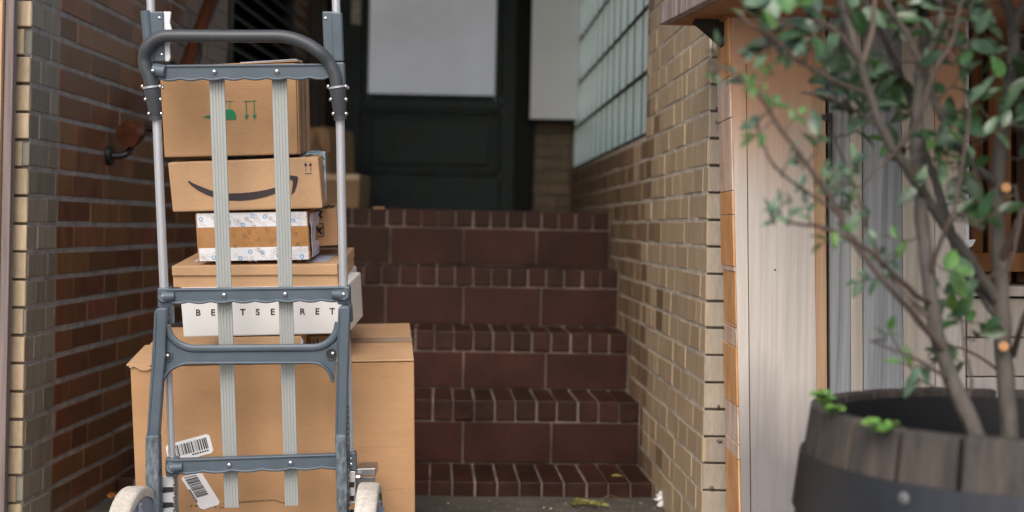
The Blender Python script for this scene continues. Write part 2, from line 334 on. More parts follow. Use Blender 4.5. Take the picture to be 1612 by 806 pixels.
def islands(mb):
    par = list(range(len(mb.v)))
    def fd(i):
        while par[i] != i: par[i] = par[par[i]]; i = par[i]
        return i
    for f in mb.f:
        for k in f[1:]: par[fd(k)] = fd(f[0])
    gr = {}
    for fi, f in enumerate(mb.f): gr.setdefault(fd(f[0]), []).append(fi)
    out = []
    for fl in gr.values():
        m = MB(); idx = {}
        for fi in fl:
            for k in mb.f[fi]:
                if k not in idx: idx[k] = len(m.v); m.v.append(mb.v[k])
            m.f.append([idx[k] for k in mb.f[fi]]); m.mi.append(mb.mi[fi]); m.sm.append(mb.sm[fi])
        out.append(m)
    return out
def build_each(mb, name, mats, parent, **k):     # every separate piece a part of its own
    return [m.build(name, mats, parent, **k) for m in islands(mb)]
# ------------------------------------------------------------------ brick walls
def brick_rows(P0, e, n, L, z0, z1, h, kinds, hj=.010, vj=.003, mod=.24, holes=(), zphase=0, seed=0, jit=.0012, thick=.014, prd=.6, header=False):
    """returns dict kind -> MB of single bricks along P0 + e*s, bulging along n. kinds(s, z, row, rnd) -> material"""
    rnd = random.Random(seed); out = {}
    r0 = int(math.floor((z0 - zphase) / h)); r1 = int(math.ceil((z1 - zphase) / h))
    for r in range(r0, r1):
        za = zphase + r * h + hj / 2; zb = zphase + (r + 1) * h - hj / 2
        if zb <= z0 or za >= z1: continue
        za = max(za, z0); zb = min(zb, z1)
        sft = (0, mod * .5)[r % 2] + (rnd.random() - .5) * .03
        cuts = []; s = -sft
        while s < L:
            ln = mod * (.5 if rnd.random() < .13 else 1); cuts.append((max(s, 0), min(s + ln, L))); s += ln
        for (a, b) in cuts:
            if b - a < .012: continue
            segs = [(a, b)]
            for (ha, hb, hz0, hz1) in holes:
                if za < hz1 and zb > hz0:
                    ns = []
                    for (c, d) in segs:
                        if d <= ha or c >= hb: ns.append((c, d)); continue
                        if c < ha: ns.append((c, ha))
                        if d > hb: ns.append((hb, d))
                    segs = ns
            for (c, d) in segs:
                if d - c < .01: continue
                k = kinds((c + d) / 2, (za + zb) / 2, r, rnd)
                c2 = c + vj / 2; d2 = d - vj / 2; f = thick + rnd.uniform(-jit, jit); ch = .0016
                tz = [rnd.uniform(-.0009, .0009) for _ in range(4)]
                def q(s_, z_, o_): return P0 + e * s_ + Vector((0, 0, z_)) + n * o_
                B = [q(c2, za + tz[0], 0), q(d2, za + tz[1], 0), q(d2, zb + tz[2], 0), q(c2, zb + tz[3], 0)]
                Mm = [q(c2, za + tz[0], f - ch), q(d2, za + tz[1], f - ch), q(d2, zb + tz[2], f - ch), q(c2, zb + tz[3], f - ch)]
                Ft = [q(c2 + ch, za + tz[0] + ch, f), q(d2 - ch, za + tz[1] + ch, f), q(d2 - ch, zb + tz[2] - ch, f), q(c2 + ch, zb + tz[3] - ch, f)]
                fs = [(8, 9, 10, 11)]
                for i in range(4): j = (i + 1) % 4; fs += [(i, j, j + 4, i + 4), (i + 4, j + 4, j + 8, i + 8)]
                out.setdefault(k, MB()).add(B + Mm + Ft, fs)
    return out
def backing(mb, P0, e, n, L, z0, z1, holes=(), depth=.12, off=.0122):
    xs = sorted({0, L, *[h[0] for h in holes], *[h[1] for h in holes]}); zs = sorted({z0, z1, *[h[2] for h in holes], *[min(h[3], z1) for h in holes]})
    for i in range(len(xs) - 1):
        for j in range(len(zs) - 1):
            cx, cz = (xs[i] + xs[i + 1]) / 2, (zs[j] + zs[j + 1]) / 2
            if any(h[0] < cx < h[1] and h[2] < cz < h[3] for h in holes): continue
            q = [P0 + e * s_ + Vector((0, 0, z_)) + n * off for (s_, z_) in ((xs[i], zs[j]), (xs[i + 1], zs[j]), (xs[i + 1], zs[j + 1]), (xs[i], zs[j + 1]))]
            mb.hexa(q + [p - n * depth for p in q])
TOP = 2.6
LX0, LD0, LSL = -1.077, 3.16, .022                # left wall: x = LX0 + LSL*(d-LD0)
RX0, RD0, RSL = .443, 3.23, -.044
DB = 6.9                                          # depth of the back wall
def lx(d): return LX0 + LSL * (d - LD0)
def rx(d): return RX0 + RSL * (d - RD0)
BT = .014

# left wall: the passage side and the narrow return towards the street
eL = Vector((LSL, 1, 0)).normalized(); nL = Vector((eL.y, -eL.x, 0))
LL = DB - LD0
lw = thing('brick_wall', 'left passage wall of dark brown glazed brick with a narrow beige strip at its street corner', 'wall', Vector((LX0, LD0, 0)))
louv = (5.12 - LD0, 6.43 - LD0, 1.02, 2.4)
PL = Vector((LX0, LD0, 0)) - nL * BT
rows = brick_rows(PL, eL, nL, LL, -.05, TOP, .0622, lambda s, z, r, q: 'beige_shade' if s < .19 else 'brown', hj=.011, zphase=1.106 - .0622 * 18 + .0, holes=(louv,), seed=3)
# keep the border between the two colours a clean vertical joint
rows = brick_rows(PL, eL, nL, .19, -.05, TOP, .0622, lambda s, z, r, q: 'beige_shade', hj=.011, mod=.125, zphase=1.106 - .0622 * 18, seed=3)
rows['beige_shade'].build('beige_strip', 'beige_shade', lw)
louv2 = (louv[0] - .193, louv[1] - .193, louv[2], louv[3])
rows = brick_rows(PL + eL * .193, eL, nL, LL - .193, -.05, TOP, .0622, lambda s, z, r, q: 'brown', hj=.012, vj=.0042, zphase=1.106 - .0622 * 18, holes=(louv2,), seed=5)
rows['brown'].build('brown_brickwork', 'brown', lw)
mb = MB(); backing(mb, PL + eL * .0125, eL, nL, LL + .11, -.05, TOP, holes=(louv,)); 
# street side
eF = Vector((-1, 0, 0)); nF = Vector((0, -1, 0))
rows = brick_rows(Vector((LX0, LD0 + BT, 0)), eF, nF, 2.6, -.05, TOP + 1.2, .0622, lambda s, z, r, q: 'beige', hj=.006, zphase=1.106 - .0622 * 18, mod=.24, seed=8)
rows['beige'].build('street_brickwork', 'beige', lw)
mf = MB(); backing(mf, Vector((LX0 - .004, LD0 + BT, 0)), eF, nF, 2.6, -.05, TOP + 1.2, off=.004)
mb.build('mortar', 'mortar', lw); mf.build('shadow_joint', 'mortar_d', lw)
# louvre
mb = MB(); a = PL + eL * louv[0]; b = PL + eL * louv[1]
fr = .05
for (s0, s1, z0, z1) in ((louv[0], louv[0] + fr, louv[2], louv[3]), (louv[1] - fr, louv[1], louv[2], louv[3]), (louv[0] + fr, louv[1] - fr, louv[2], louv[2] + fr), (louv[0] + fr, louv[1] - fr, louv[3] - fr, louv[3])):
    q = [PL + eL * s_ + Vector((0, 0, z_)) + nL * .02 for (s_, z_) in ((s0, z0), (s1, z0), (s1, z1), (s0, z1))]; mb.hexa(q + [p - nL * .1 for p in q])
z = louv[2] + fr + .01
while z < louv[3] - fr - .02:
    q = [PL + eL * s_ + Vector((0, 0, z_)) + nL * o_ for (s_, z_, o_) in ((louv[0] + fr, z, .01), (louv[1] - fr, z, .01), (louv[1] - fr, z + .05, -.05), (louv[0] + fr, z + .05, -.05))]
    mb.hexa(q + [p + Vector((0, 0, .008)) for p in q]); z += .06
q = [PL + eL * s_ + Vector((0, 0, z_)) - nL * .08 for (s_, z_) in ((louv[0], louv[2]), (louv[1], louv[2]), (louv[1], louv[3]), (louv[0], louv[3]))]; mb.hexa(q + [p - nL * .02 for p in q])
mb.build('louvre_vent', 'louvre', lw)

# right wall with the glass block window
eR = Vector((RSL, 1, 0)).normalized(); nR = Vector((-eR.y, eR.x, 0))
LR = DB - RD0
rw = thing('brick_wall', 'right passage wall of buff and amber glazed brick holding the glass block window', 'wall', Vector((RX0, RD0, 0)))
PR = Vector((RX0, RD0, 0)) - nR * BT
g0 = 4.275 - RD0; gz0 = EYE + .285; gh = .2015; NR_ = 6; NC_ = 13; gw = (LR - g0 - .012) / NC_
ghole = (g0, g0 + gw * NC_, gz0, gz0 + gh * NR_)
def rk(s, z, r, q):
    t = (s - .74 + (z - .9) * -.28) / .6  # more amber bricks towards the stairs, partly shading put into the brick colour
    return 'brown_r' if q.random() < max(0, min(1, t)) else 'beige_in'
ZPR = EYE - 108.6 * 3.23 / F_PX
ZPR -= .0615 * math.floor(ZPR / .0615)
rows = brick_rows(PR, eR, nR, LR, -.05, TOP, .0615, rk, hj=.008, vj=.0022, zphase=ZPR, holes=(ghole,), seed=21, mod=.13)
rows['beige_in'].build('buff_brickwork', 'beige_in', rw); rows['brown_r'].build('amber_brickwork', 'brown_r', rw)
mb = MB(); backing(mb, PR + eR * .0125, eR, nR, LR + .11, -.05, TOP, holes=(ghole,), off=.0128); mb.build('mortar', 'mortar_r', rw)
eG = Vector((1, 0, 0))
rows = brick_rows(Vector((RX0, RD0 + BT, 0)), eG, nF, 3.4, -.05, TOP + 1.2, .0615, lambda s, z, r, q: 'beige_r', hj=.0055, zphase=ZPR, seed=31)
rows['beige_r'].build('street_brickwork', 'beige_r', rw)
mf = MB(); backing(mf, Vector((RX0 + .004, RD0 + BT, 0)), eG, nF, 3.4, -.05, TOP + 1.2, off=.0035); mf.build('shadow_joint', 'mortar_d', rw)
for (px_, py_, w_) in ((1131, 193, .016), (1128, 171, .007), (1133, 694, .013), (1131, 640, .008), (1120, 768, .012), (1134, 300, .006)):
    c_ = P(px_, py_, RD0 - .001); sm = MB(); r_ = random.Random(int(px_ + py_)); vs = []
    for j in range(6):
        for i in range(8):
            a_, b_ = 2 * math.pi * i / 8, math.pi * j / 5 - math.pi / 2; k_ = r_.uniform(.7, 1.2); vs.append(c_ + Vector((math.cos(a_) * math.cos(b_) * w_ * .5 * k_, math.sin(a_) * math.cos(b_) * .006, math.sin(b_) * .0045 * k_)))
    sm.add(vs, [(j * 8 + i, j * 8 + (i + 1) % 8, (j + 1) * 8 + (i + 1) % 8, (j + 1) * 8 + i) for j in range(5) for i in range(8)], 0, True); sm.build('mortar_smear', 'mortar_d', rw)
# glass blocks, each a sub-part of the window
grid = MB()
for i in range(NC_ + 1):
    s = g0 + gw * i; w_ = .015 if 0 < i < NC_ else .012
    q = [PR + eR * s_ + Vector((0, 0, z_)) + nR * .0035 for (s_, z_) in ((s - w_ / 2, gz0), (s + w_ / 2, gz0), (s + w_ / 2, gz0 + gh * NR_), (s - w_ / 2, gz0 + gh * NR_))]; grid.hexa(q + [p - nR * .08 for p in q])
gwin = None; joints = grid; grid = MB()
for j in range(NR_ + 1):
    z = gz0 + gh * j; w_ = .014 if j else .03
    q = [PR + eR * s_ + Vector((0, 0, z_)) + nR * .005 for (s_, z_) in ((g0, z - w_ / 2), (g0 + gw * NC_, z - w_ / 2), (g0 + gw * NC_, z + w_ / 2), (g0, z + w_ / 2))]; grid.hexa(q + [p - nR * .08 for p in q])
gwin = grid.build('glass_block_window', 'grid', rw); joints.build('upright_joints', 'grid', gwin)
def block_mesh():
    mb = MB(); hw, hh = gw / 2 - .008, gh / 2 - .0075
    NX = 9; vs = []; NZ = 3
    prof = [0, .003] + [.0042] * (NX - 4) + [.003, 0]
    # front skin with a pillowed, faintly reeded face
    for j in range(NZ + 1):
        zz = -hh + 2 * hh * j / NZ; ez = 0 if j in (0, NZ) else 1
        for i in range(NX): vs.append(eR * (-hw + 2 * hw * i / (NX - 1)) + Vector((0, 0, zz)) + nR * (prof[i] * ez))
    fs = [(j * NX + i, j * NX + i + 1, (j + 1) * NX + i + 1, (j + 1) * NX + i) for j in range(NZ) for i in range(NX - 1)]
    mb.add(vs, fs, 0, True)
    q = [eR * x_ + Vector((0, 0, z_)) for (x_, z_) in ((-hw, -hh), (hw, -hh), (hw, hh), (-hw, hh))]
    return mb
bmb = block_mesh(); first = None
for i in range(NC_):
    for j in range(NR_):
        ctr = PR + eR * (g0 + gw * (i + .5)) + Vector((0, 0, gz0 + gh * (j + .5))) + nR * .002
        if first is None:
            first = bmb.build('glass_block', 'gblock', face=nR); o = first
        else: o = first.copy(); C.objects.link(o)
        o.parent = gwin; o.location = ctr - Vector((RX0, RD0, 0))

# back wall with the green door
bw = thing('brick_wall', 'end wall of ochre brick piers either side of the dark green door', 'wall', Vector((0, DB, 0)))
BX0, BX1 = lx(DB), rx(DB)
dxa, dxb = (514 - 806 - 5) * DB / F_PX, (842 - 806 - 5) * DB / F_PX
FLOOR = EYE + .061
eB = Vector((1, 0, 0)); nB = Vector((0, -1, 0))
for (xa, xb, sd_) in ((BX0, dxa, 41), (dxb, BX1, 42)):
    rows = brick_rows(Vector((xa, DB + BT, 0)), eB, nB, xb - xa, FLOOR - .02, TOP, .0605, lambda s, z, r, q: 'pier', hj=.007, vj=.004, mod=.125, seed=sd_)
    rows['pier'].build('brick_pier', 'pier', bw)
mb = MB(); backing(mb, Vector((BX0, DB + BT, 0)), eB, nB, BX1 - BX0, FLOOR - .02, TOP, holes=((dxa - BX0, dxb - BX0, FLOOR - .03, TOP + 1),), off=.010); mb.build('mortar', 'mortar_d', bw)
mb = MB(); mb.box((BX0 + .03, DB - .03, (FLOOR + TOP) / 2), .028, .02, (TOP - FLOOR) / 2); mb.build('corner_trim', 'ltrim', bw)

dr = thing('entrance_door', 'dark green panelled entrance door with a reeded glass pane at the top of the stairs', 'door', Vector(((dxa + dxb) / 2, DB, FLOOR)))
DD = DB - .02
def dq(mb, x0, y0, x1, y1, front, thick, mi=0):   # rectangle given on the door in photo pixels, made level and plumb
    a = P(x0, y0, DD); b = P(x1, y1, DD)
    mb.box(((a.x + b.x) / 2, DD - front + thick / 2, (a.z + b.z) / 2), abs(b.x - a.x) / 2, thick / 2, abs(a.z - b.z) / 2, mi=mi)
DT = TOP
mb = MB()
mb.box((dxa + .025, DD + .02, (FLOOR + DT) / 2), .025, .05, (DT - FLOOR) / 2); mb.box((dxb - .045, DD + .02, (FLOOR + DT) / 2), .045, .05, (DT - FLOOR) / 2)
mb.build('door_frame', 'doorf', dr, bevel=.004)
gx0, gx1 = P(580, 100, DD).x, P(780, 100, DD).x; gzb = P(690, 149, DD).z; gzt = DT - .35
lx0, lx1 = dxa + .045, dxb - .085
mb = MB()
def dbox(x0, x1, z0, z1, fy, t): mb.box(((x0 + x1) / 2, DD - fy + t / 2, (z0 + z1) / 2), (x1 - x0) / 2, t / 2, (z1 - z0) / 2)
dbox(lx0, gx0 - .03, FLOOR + .005, DT - .06, 0, .045); dbox(gx1 + .03, lx1, FLOOR + .005, DT - .06, 0, .045)
pz0, pz1 = P(690, 275, DD).z, P(690, 172, DD).z
dbox(gx0 - .03, gx1 + .03, FLOOR + .005, pz0, 0, .045); dbox(gx0 - .03, gx1 + .03, pz1, gzb - .02, 0, .045); dbox(gx0 - .03, gx1 + .03, gzt, DT - .06, 0, .045)
mb.build('door_leaf', 'door', dr, bevel=.004)
mb = MB(); dbox(gx0 - .03, gx1 + .03, pz0, pz1, -.018, .02); dbox(gx0 + .02, gx1 - .02, pz0 + .045, pz1 - .045, -.006, .012)
mb.build('lower_panel', 'door', dr, bevel=.006)
mb = MB()
for (x0, x1, z0, z1) in ((gx0 - .03, gx0, gzb - .02, gzt), (gx1, gx1 + .03, gzb - .02, gzt), (gx0, gx1, gzb - .02, gzb)): dbox(x0, x1, z0, z1, .008, .03)
for (x0, x1, z0, z1) in ((gx0 - .03, gx0 - .008, pz0, pz1), (gx1 + .008, gx1 + .03, pz0, pz1), (gx0 - .008, gx1 + .008, pz0, pz0 + .022), (gx0 - .008, gx1 + .008, pz1 - .022, pz1)): dbox(x0, x1, z0, z1, .008, .03)
mb.build('moulding', 'door', dr, bevel=.005)
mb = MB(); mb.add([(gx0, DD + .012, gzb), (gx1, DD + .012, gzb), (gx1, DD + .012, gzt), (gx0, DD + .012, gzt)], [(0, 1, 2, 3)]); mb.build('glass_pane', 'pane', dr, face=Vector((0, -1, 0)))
mb = MB(); a = P(555, -60, DD); b = P(568, 39, DD); mb.box(((a.x + b.x) / 2, DD - .004, (a.z + b.z) / 2), (b.x - a.x) / 2, .004, (a.z - b.z) / 2)
lp = mb.build('lock_plate', 'plate', dr, bevel=.001)
mb = MB(); mb.tube([P(562, 17, DD - .007), P(562, 17, DD - .012)], .009); mb.tube([P(562, -30, DD - .007), P(562, -30, DD - .06)], .012); mb.build('keyhole', 'steel', lp)

# ceiling (unseen, added to darken the passage), lintel above the passage mouth, ground
mb = MB(); mb.box((-.35, (LD0 + DB) / 2 + .2, TOP + .05), 1.0, (DB - LD0) / 2 + .3, .05); o = mb.build('shade_ceiling', 'ceil'); o['kind'] = 'structure'
mb = MB(); mb.box((0, 0, -.05), 60, 60, .05); o = mb.build('pavement', 'asphalt'); o['kind'] = 'structure'
o.scale = (1, 1, 1)
mb = MB(); 
n_ = 26
vs = []; 
for j in range(9):
    for i in range(n_):
        x = lerp(lx(3.2) + .004, rx(3.2) - .004, i / (n_ - 1)); y = lerp(3.2, 4.0, j / 8)
        vs.append((x * 1.0, y, .006 + .004 * noise.noise(Vector((x * 5, y * 5, 1)))))
mb.add(vs, [(j * n_ + i, j * n_ + i + 1, (j + 1) * n_ + i + 1, (j + 1) * n_ + i) for j in range(8) for i in range(n_ - 1)], 0, True)
o = mb.build('passage_floor', 'concrete'); o['kind'] = 'structure'

# ------------------------------------------------------------------ stairs
st = thing('staircase', 'oxblood brick and tile stairs climbing between the brick walls to the green door', 'staircase', Vector((-.3, 3.94, 0)))
SD = [3.94, 4.24, 4.535, 4.83, 5.13]; SH = [.698, .511, .330, .136, -.061]; SY = .0545
sdir = Vector((1, SY, 0)).normalized(); sn = Vector((sdir.y, -sdir.x, 0)); rs = random.Random(5)
BH = .060; PITCH = .0617; TW = .2625
for k in range(5):
    d = SD[k]; ztop = EYE - SH[k]; xr = RX0 + RSL * (d - RD0) - .004; rightp = Vector((xr, d, 0))
    length = (xr - (lx(d - .08) + .004)) * 1.0015
    dep = (SD[k + 1] - d + .03) if k < 4 else DB - d + .1
    zb = EYE - SH[k - 1] if k else -.05
    core = MB(); q = []
    z0 = zb - .02; z1 = ztop - .0045
    for (off, a_) in ((.0055, 0),):
        A = rightp - sdir * length - sn * off; B = rightp - sn * off
        core.hexa([A + Vector((0, 0, z1)), B + Vector((0, 0, z1)), B + Vector((0, 0, z0)), A + Vector((0, 0, z0)),
                   A - sn * dep + Vector((0, 0, z1)), B - sn * dep + Vector((0, 0, z1)), B - sn * dep + Vector((0, 0, z0)), A - sn * dep + Vector((0, 0, z0))])
    name = 'step' if k < 4 else 'landing'
    core_o = core.build(name, 'mortar_s', st)
    nb = MB(); s = .006
    bd = min(dep, .30) if k < 4 else .24
    while s < length:
        wd = PITCH - .0055 + rs.uniform(-.002, .002); wd = min(wd, length - s)
        if wd > .01:
            c = rightp - sdir * (s + wd / 2); j = rs.uniform(-.0015, .0015); jz = rs.uniform(-.0012, .0008)
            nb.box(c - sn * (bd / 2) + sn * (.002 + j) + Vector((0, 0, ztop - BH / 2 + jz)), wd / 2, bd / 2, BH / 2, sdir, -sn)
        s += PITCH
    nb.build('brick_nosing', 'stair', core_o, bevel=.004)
    if k:
        tb = MB(); s = .006
        while s < length:
            wd = min(TW - .005, length - s)
            if wd > .02:
                c = rightp - sdir * (s + wd / 2); hh = (ztop - BH - .006) - (zb + .004)
                tb.box(c - sn * .006 + Vector((0, 0, zb + .004 + hh / 2)), wd / 2, .008 + rs.uniform(-.001, .001), hh / 2, sdir, -sn)
            s += TW
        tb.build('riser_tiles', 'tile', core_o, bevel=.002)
    elif k == 0: pass
    if k == 4:
        tb = MB(); y = .25
        while y < dep:
            s = .004
            while s < length:
                wd = min(.195, length - s)
                if wd > .02: tb.box(rightp - sdir * (s + wd / 2) - sn * (y + .1) + Vector((0, 0, ztop - .01)), wd / 2, .097, .008, sdir, -sn)
                s += .2
            y += .2
        tb.build('floor_tiles', 'tile', core_o)

# white cabinet in the far right corner
cb = thing('wall_cabinet', 'white enamel wall cabinet hung in the far corner beside the glass blocks', 'cabinet', P(870, 185, 6.65))
a = P(834, 187, 6.65); b = P(910, 187, 6.65)
mb = MB(); mb.box(((a.x + b.x) / 2, 6.655, (a.z + 2.2) / 2), (b.x - a.x) / 2, .015, (2.2 - a.z) / 2); mb.build('cabinet_door', 'enamel', cb, bevel=.003)
mb = MB(); mb.box(((a.x + b.x) / 2, 6.785, (a.z + 2.2) / 2), (b.x - a.x) / 2 - .004, .113, (2.2 - a.z) / 2 - .003); mb.build('cabinet_body', 'doorf', cb)

# handrail
hr = thing('handrail', 'red brown wooden handrail on black iron brackets climbing along the left wall', 'handrail', P(203, 230, 3.76))
mb = MB(); pts = [P(258, 206, 3.86), P(263, 190, 3.95), P(277, 155, 4.1), P(299, 95, 4.35), P(340, -14, 4.66), P(372, -110, 5.0)]
mb.tube(pts, .030, 14, flat=.85); mb.build('rail', 'rail', hr)
mb = MB(); mb.tube([P(222, 204, 3.79), P(213, 207, 3.765), P(203, 212, 3.73), P(200, 214, 3.715)], [.016, .030, .035, .031], 18, flat=1.0); mb.build('rail_end', 'rail', hr)
def smooth(pts, n=6):
    out = []
    for i in range(len(pts) - 1):
        p0 = pts[max(i - 1, 0)]; p1 = pts[i]; p2 = pts[i + 1]; p3 = pts[min(i + 2, len(pts) - 1)]
        for k in range(n):
            t = k / n
            out.append(.5 * ((2 * p1) + (p2 - p0) * t + (2 * p0 - 5 * p1 + 4 * p2 - p3) * t * t + (3 * p1 - p0 - 3 * p2 + p3) * t ** 3))
    out.append(pts[-1]); return out
wp = Vector((lx(3.73) + .001, 3.73, P(169, 245, 3.73).z))
mb = MB(); mb.tube([wp, wp + nL * .012], .026, 16); mb.tube(smooth([wp + nL * .01, P(192, 245, 3.74), P(203, 238, 3.75), P(210, 222, 3.77), P(213, 208, 3.78), P(222, 202, 3.8), P(245, 204, 3.84), P(262, 205, 3.88)]), .0085, 10)
mb.build('iron_bracket', 'iron', hr)
mb = MB(); wp = Vector((lx(4.35) + .001, 4.35, P(300, 110, 4.35).z)); mb.tube([wp, wp + nL * .012], .026, 16)
mb.tube(smooth([wp + nL * .01, wp + nL * .05 + Vector((0, 0, -.005)), P(313, 92, 4.36), P(314, 60, 4.4)]), .008, 10); mb.build('iron_bracket', 'iron', hr)

# timber post at the far left, on the street side
mb = MB()
q = [P(6, -60, 2.98), P(20, -60, 2.98), P(9, 860, 2.98), P(4, 860, 2.98)]
pz = lambda px, z: Vector((P(px, 400, 2.98).x, 2.98, z))
tp = thing('timber_post', 'weathered grey timber post with an orange side at the left edge', 'post', Vector((P(0, 400, 2.98).x, 2.98, 0)))
mb.box((P(7, 400, 3.11).x, 3.125, 1.3), .0095, .012, 1.3); mb.build('grey_board', 'post', tp, bevel=.002)
mb = MB(); mb.box((P(0, 400, 3.11).x - .052, 3.120, 1.3), .05, .018, 1.3); mb.build('orange_board', 'orange', tp, bevel=.002)

# ------------------------------------------------------------------ cardboard boxes on the trolley
def pbox(name, mat, corners, off, depth, parent, yaw=0., bevel=.0022, noiseamp=.0012):
    """box whose front face is seen at the given photo pixels (TL, TR, BR, BL), 'off' metres behind the trolley frame"""
    fpt = [T(px, py, off) for (px, py) in corners]; ext = FW * depth + RT * yaw * depth
    mb = MB(); bp = [p + ext for p in fpt]; N = 8
    def face(a, b, c, d, bow):
        nn = (b - a).cross(d - a).normalized(); vs = []
        for j in range(N + 1):
            for i in range(N + 1):
                u, v = i / N, j / N; p = lerp(lerp(a, b, u), lerp(d, c, u), v)
                w_ = 16 * u * (1 - u) * v * (1 - v); vs.append(p + nn * w_ * (bow * noise.noise(p * 7)))
        mb.add(vs, [(j * (N + 1) + i, j * (N + 1) + i + 1, (j + 1) * (N + 1) + i + 1, (j + 1) * (N + 1) + i) for j in range(N) for i in range(N)], 0, False)
    a, b, c, d = fpt; e, f, g, h = bp
    face(a, b, c, d, 0); face(f, e, h, g, 0); face(e, f, b, a, noiseamp * 3); face(b, f, g, c, noiseamp * 3); face(d, c, g, h, 0); face(e, a, d, h, noiseamp * 2)
    o = mb.build(name, mat, parent, bevel=bevel, merge=True); return o
def ppoly(mb, pts, off, th=.0006, mi=0):
    q = [T(x, y, off) for (x, y) in pts]; mb.prism(q, FW * -th, mi)
def decal(name, mat, polys, off, parent, th=.0006):
    mb = MB()
    for p in polys: ppoly(mb, p, off, th)
    return mb.build(name, mat, parent)
def bar(x0, y0, x1, y1, w):
    a = Vector((x1 - x0, y1 - y0)); n = Vector((-a.y, a.x)).normalized() * w / 2
    return [(x0 + n.x, y0 + n.y), (x1 + n.x, y1 + n.y), (x1 - n.x, y1 - n.y), (x0 - n.x, y0 - n.y)]
def ring(mb, x, y, r, w, off, mi=0):
    n = 14
    for k in range(n):
        a, b = 2 * math.pi * k / n, 2 * math.pi * (k + 1) / n
        q = [T(x + math.cos(t) * s, y + math.sin(t) * s, off) for (t, s) in ((a, r), (b, r), (b, r - w), (a, r - w))]
        mb.prism(q, FW * -.0005, mi)
SG = 'parcels stacked on the hand truck'

# big carton
OB = .115
bb = thing('cardboard_box', 'largest kraft carton standing behind the hand truck under the whole stack', 'cardboard box', T(430, 800, OB + .2), SG)
BG = [(205, 577), (652, 569), (655, 1000), (224, 1008)]
pbox('carton', 'card', BG, OB, .46, bb, yaw=-.09, bevel=.003)
# lid flaps
mb = MB(); e = FW * .46 + RT * -.09 * .46; u = UPV * .004
A, B = T(205, 577, OB), T(652, 569, OB)
def lidq(s0, s1, t0, t1, h0, h1):
    q = [lerp(A, B, s) + e * t + UPV * h for (s, t, h) in ((s0, t0, h0), (s1, t0, h0), (s1, t1, h1), (s0, t1, h1))]
    mb.hexa([p + u for p in q] + q)
lidq(-.012, .999, -.006, .498, .0015, .001); lidq(.004, .997, .502, 1.0, .001, .002)
mb.build('top_flaps', 'card2', bb, bevel=.001)
mb = MB()
q = [lerp(A, B, s) + e * t + UPV * .0065 for (s, t) in ((.74, .44), (1.0, .44), (1.0, .56), (.74, .56))]; mb.prism(q, UPV * .0004)
q = [lerp(A, B, s) + e * -.001 - UPV * dz for (s, dz) in ((.93, 0), (1.0, 0), (.998, .003), (.93, .003))]
mb.build('packing_tape', 'ctape', bb)
# torn paper lip at the left front corner
mb = MB(); pts = [(203, 574), (210, 571), (232, 574), (240, 579), (232, 583), (222, 583), (212, 577), (204, 579)]
ppoly(mb, pts, OB - .004, .0012); mb.build('torn_lip', 'card2', bb)
mb = MB()
for (x0, y0, x1, y1, w_) in ((560, 702, 634, 701, .8), (600, 769, 642, 768, 1.0), (636, 768, 640, 773, .8), (278, 797, 352, 789, .8), (520, 585, 521, 760, .5), (470, 577, 640, 571, .8)):
    ppoly(mb, bar(x0, y0, x1, y1, w_), OB - .0004, .0004)
build_each(mb, 'crease', 'card2', bb)
mb = MB(); x = 372.
pts = [(300, 796), (350, 799), (372, 791), (398, 789), (430, 787), (446, 792), (462, 794)]
for i in range(len(pts) - 1):
    (xa, ya), (xb, yb) = pts[i], pts[i + 1]; n = int(abs(xb - xa) / 3.6)
    for k in range(n):
        t = k / n; x = xa + (xb - xa) * t; y = ya + (yb - ya) * t
        if x < 345 and k % 2: continue
        ppoly(mb, [(x, y - 1), (x + 1.9, y - 1.3), (x + 2.1, y + 1.2), (x + .2, y + 1.3)], OB - .0004, .0004)
mb.build('perforation', 'ink', bb)
# bar code stickers
def sticker(quad, bars, name='shipping_label', seed=1, axis=0, parent=bb, off=OB, u0=.1, u1=.9, v0=.2, v1=.75):
    TL, TR, BR, BL = [Vector(p) for p in quad]
    def uv(u, v): p = lerp(lerp(TL, TR, u), lerp(BL, BR, u), v); return (p.x, p.y)
    mb = MB(); rr = .06
    loop = [uv(rr, 0), uv(1 - rr, 0), uv(1, rr * 2), uv(1, 1 - rr * 2), uv(1 - rr, 1), uv(rr, 1), uv(0, 1 - rr * 2), uv(0, rr * 2)]
    ppoly(mb, loop, off - .0006, .0006); lab = mb.build(name, 'whitep', parent)
    r = random.Random(seed); mb = MB(); t = u0
    while t < u1:
        w_ = r.choice((.006, .010, .016, .024)) * bars
        ppoly(mb, [uv(t, v0), uv(min(t + w_, u1), v0), uv(min(t + w_, u1), v1), uv(t, v1)], off - .0013, .0003); t += w_ + r.choice((.007, .011, .018)) * bars
    for k in range(7):
        a = u0 + .35 + k * .055; ppoly(mb, [uv(a, v1 + .06), uv(a + .04, v1 + .06), uv(a + .04, v1 + .14), uv(a, v1 + .14)], off - .0013, .0003)
    mb.build('bar_code', 'bink', lab); return lab
sticker([(260, 701), (329, 682), (337, 712), (267, 731)], 1.25, seed=3, u0=.18, u1=.92, v0=.16, v1=.72)
sticker([(317, 743), (348, 793), (317, 803), (284, 751)], 1.5, seed=4, u0=.04, u1=.66, v0=.28, v1=.86)

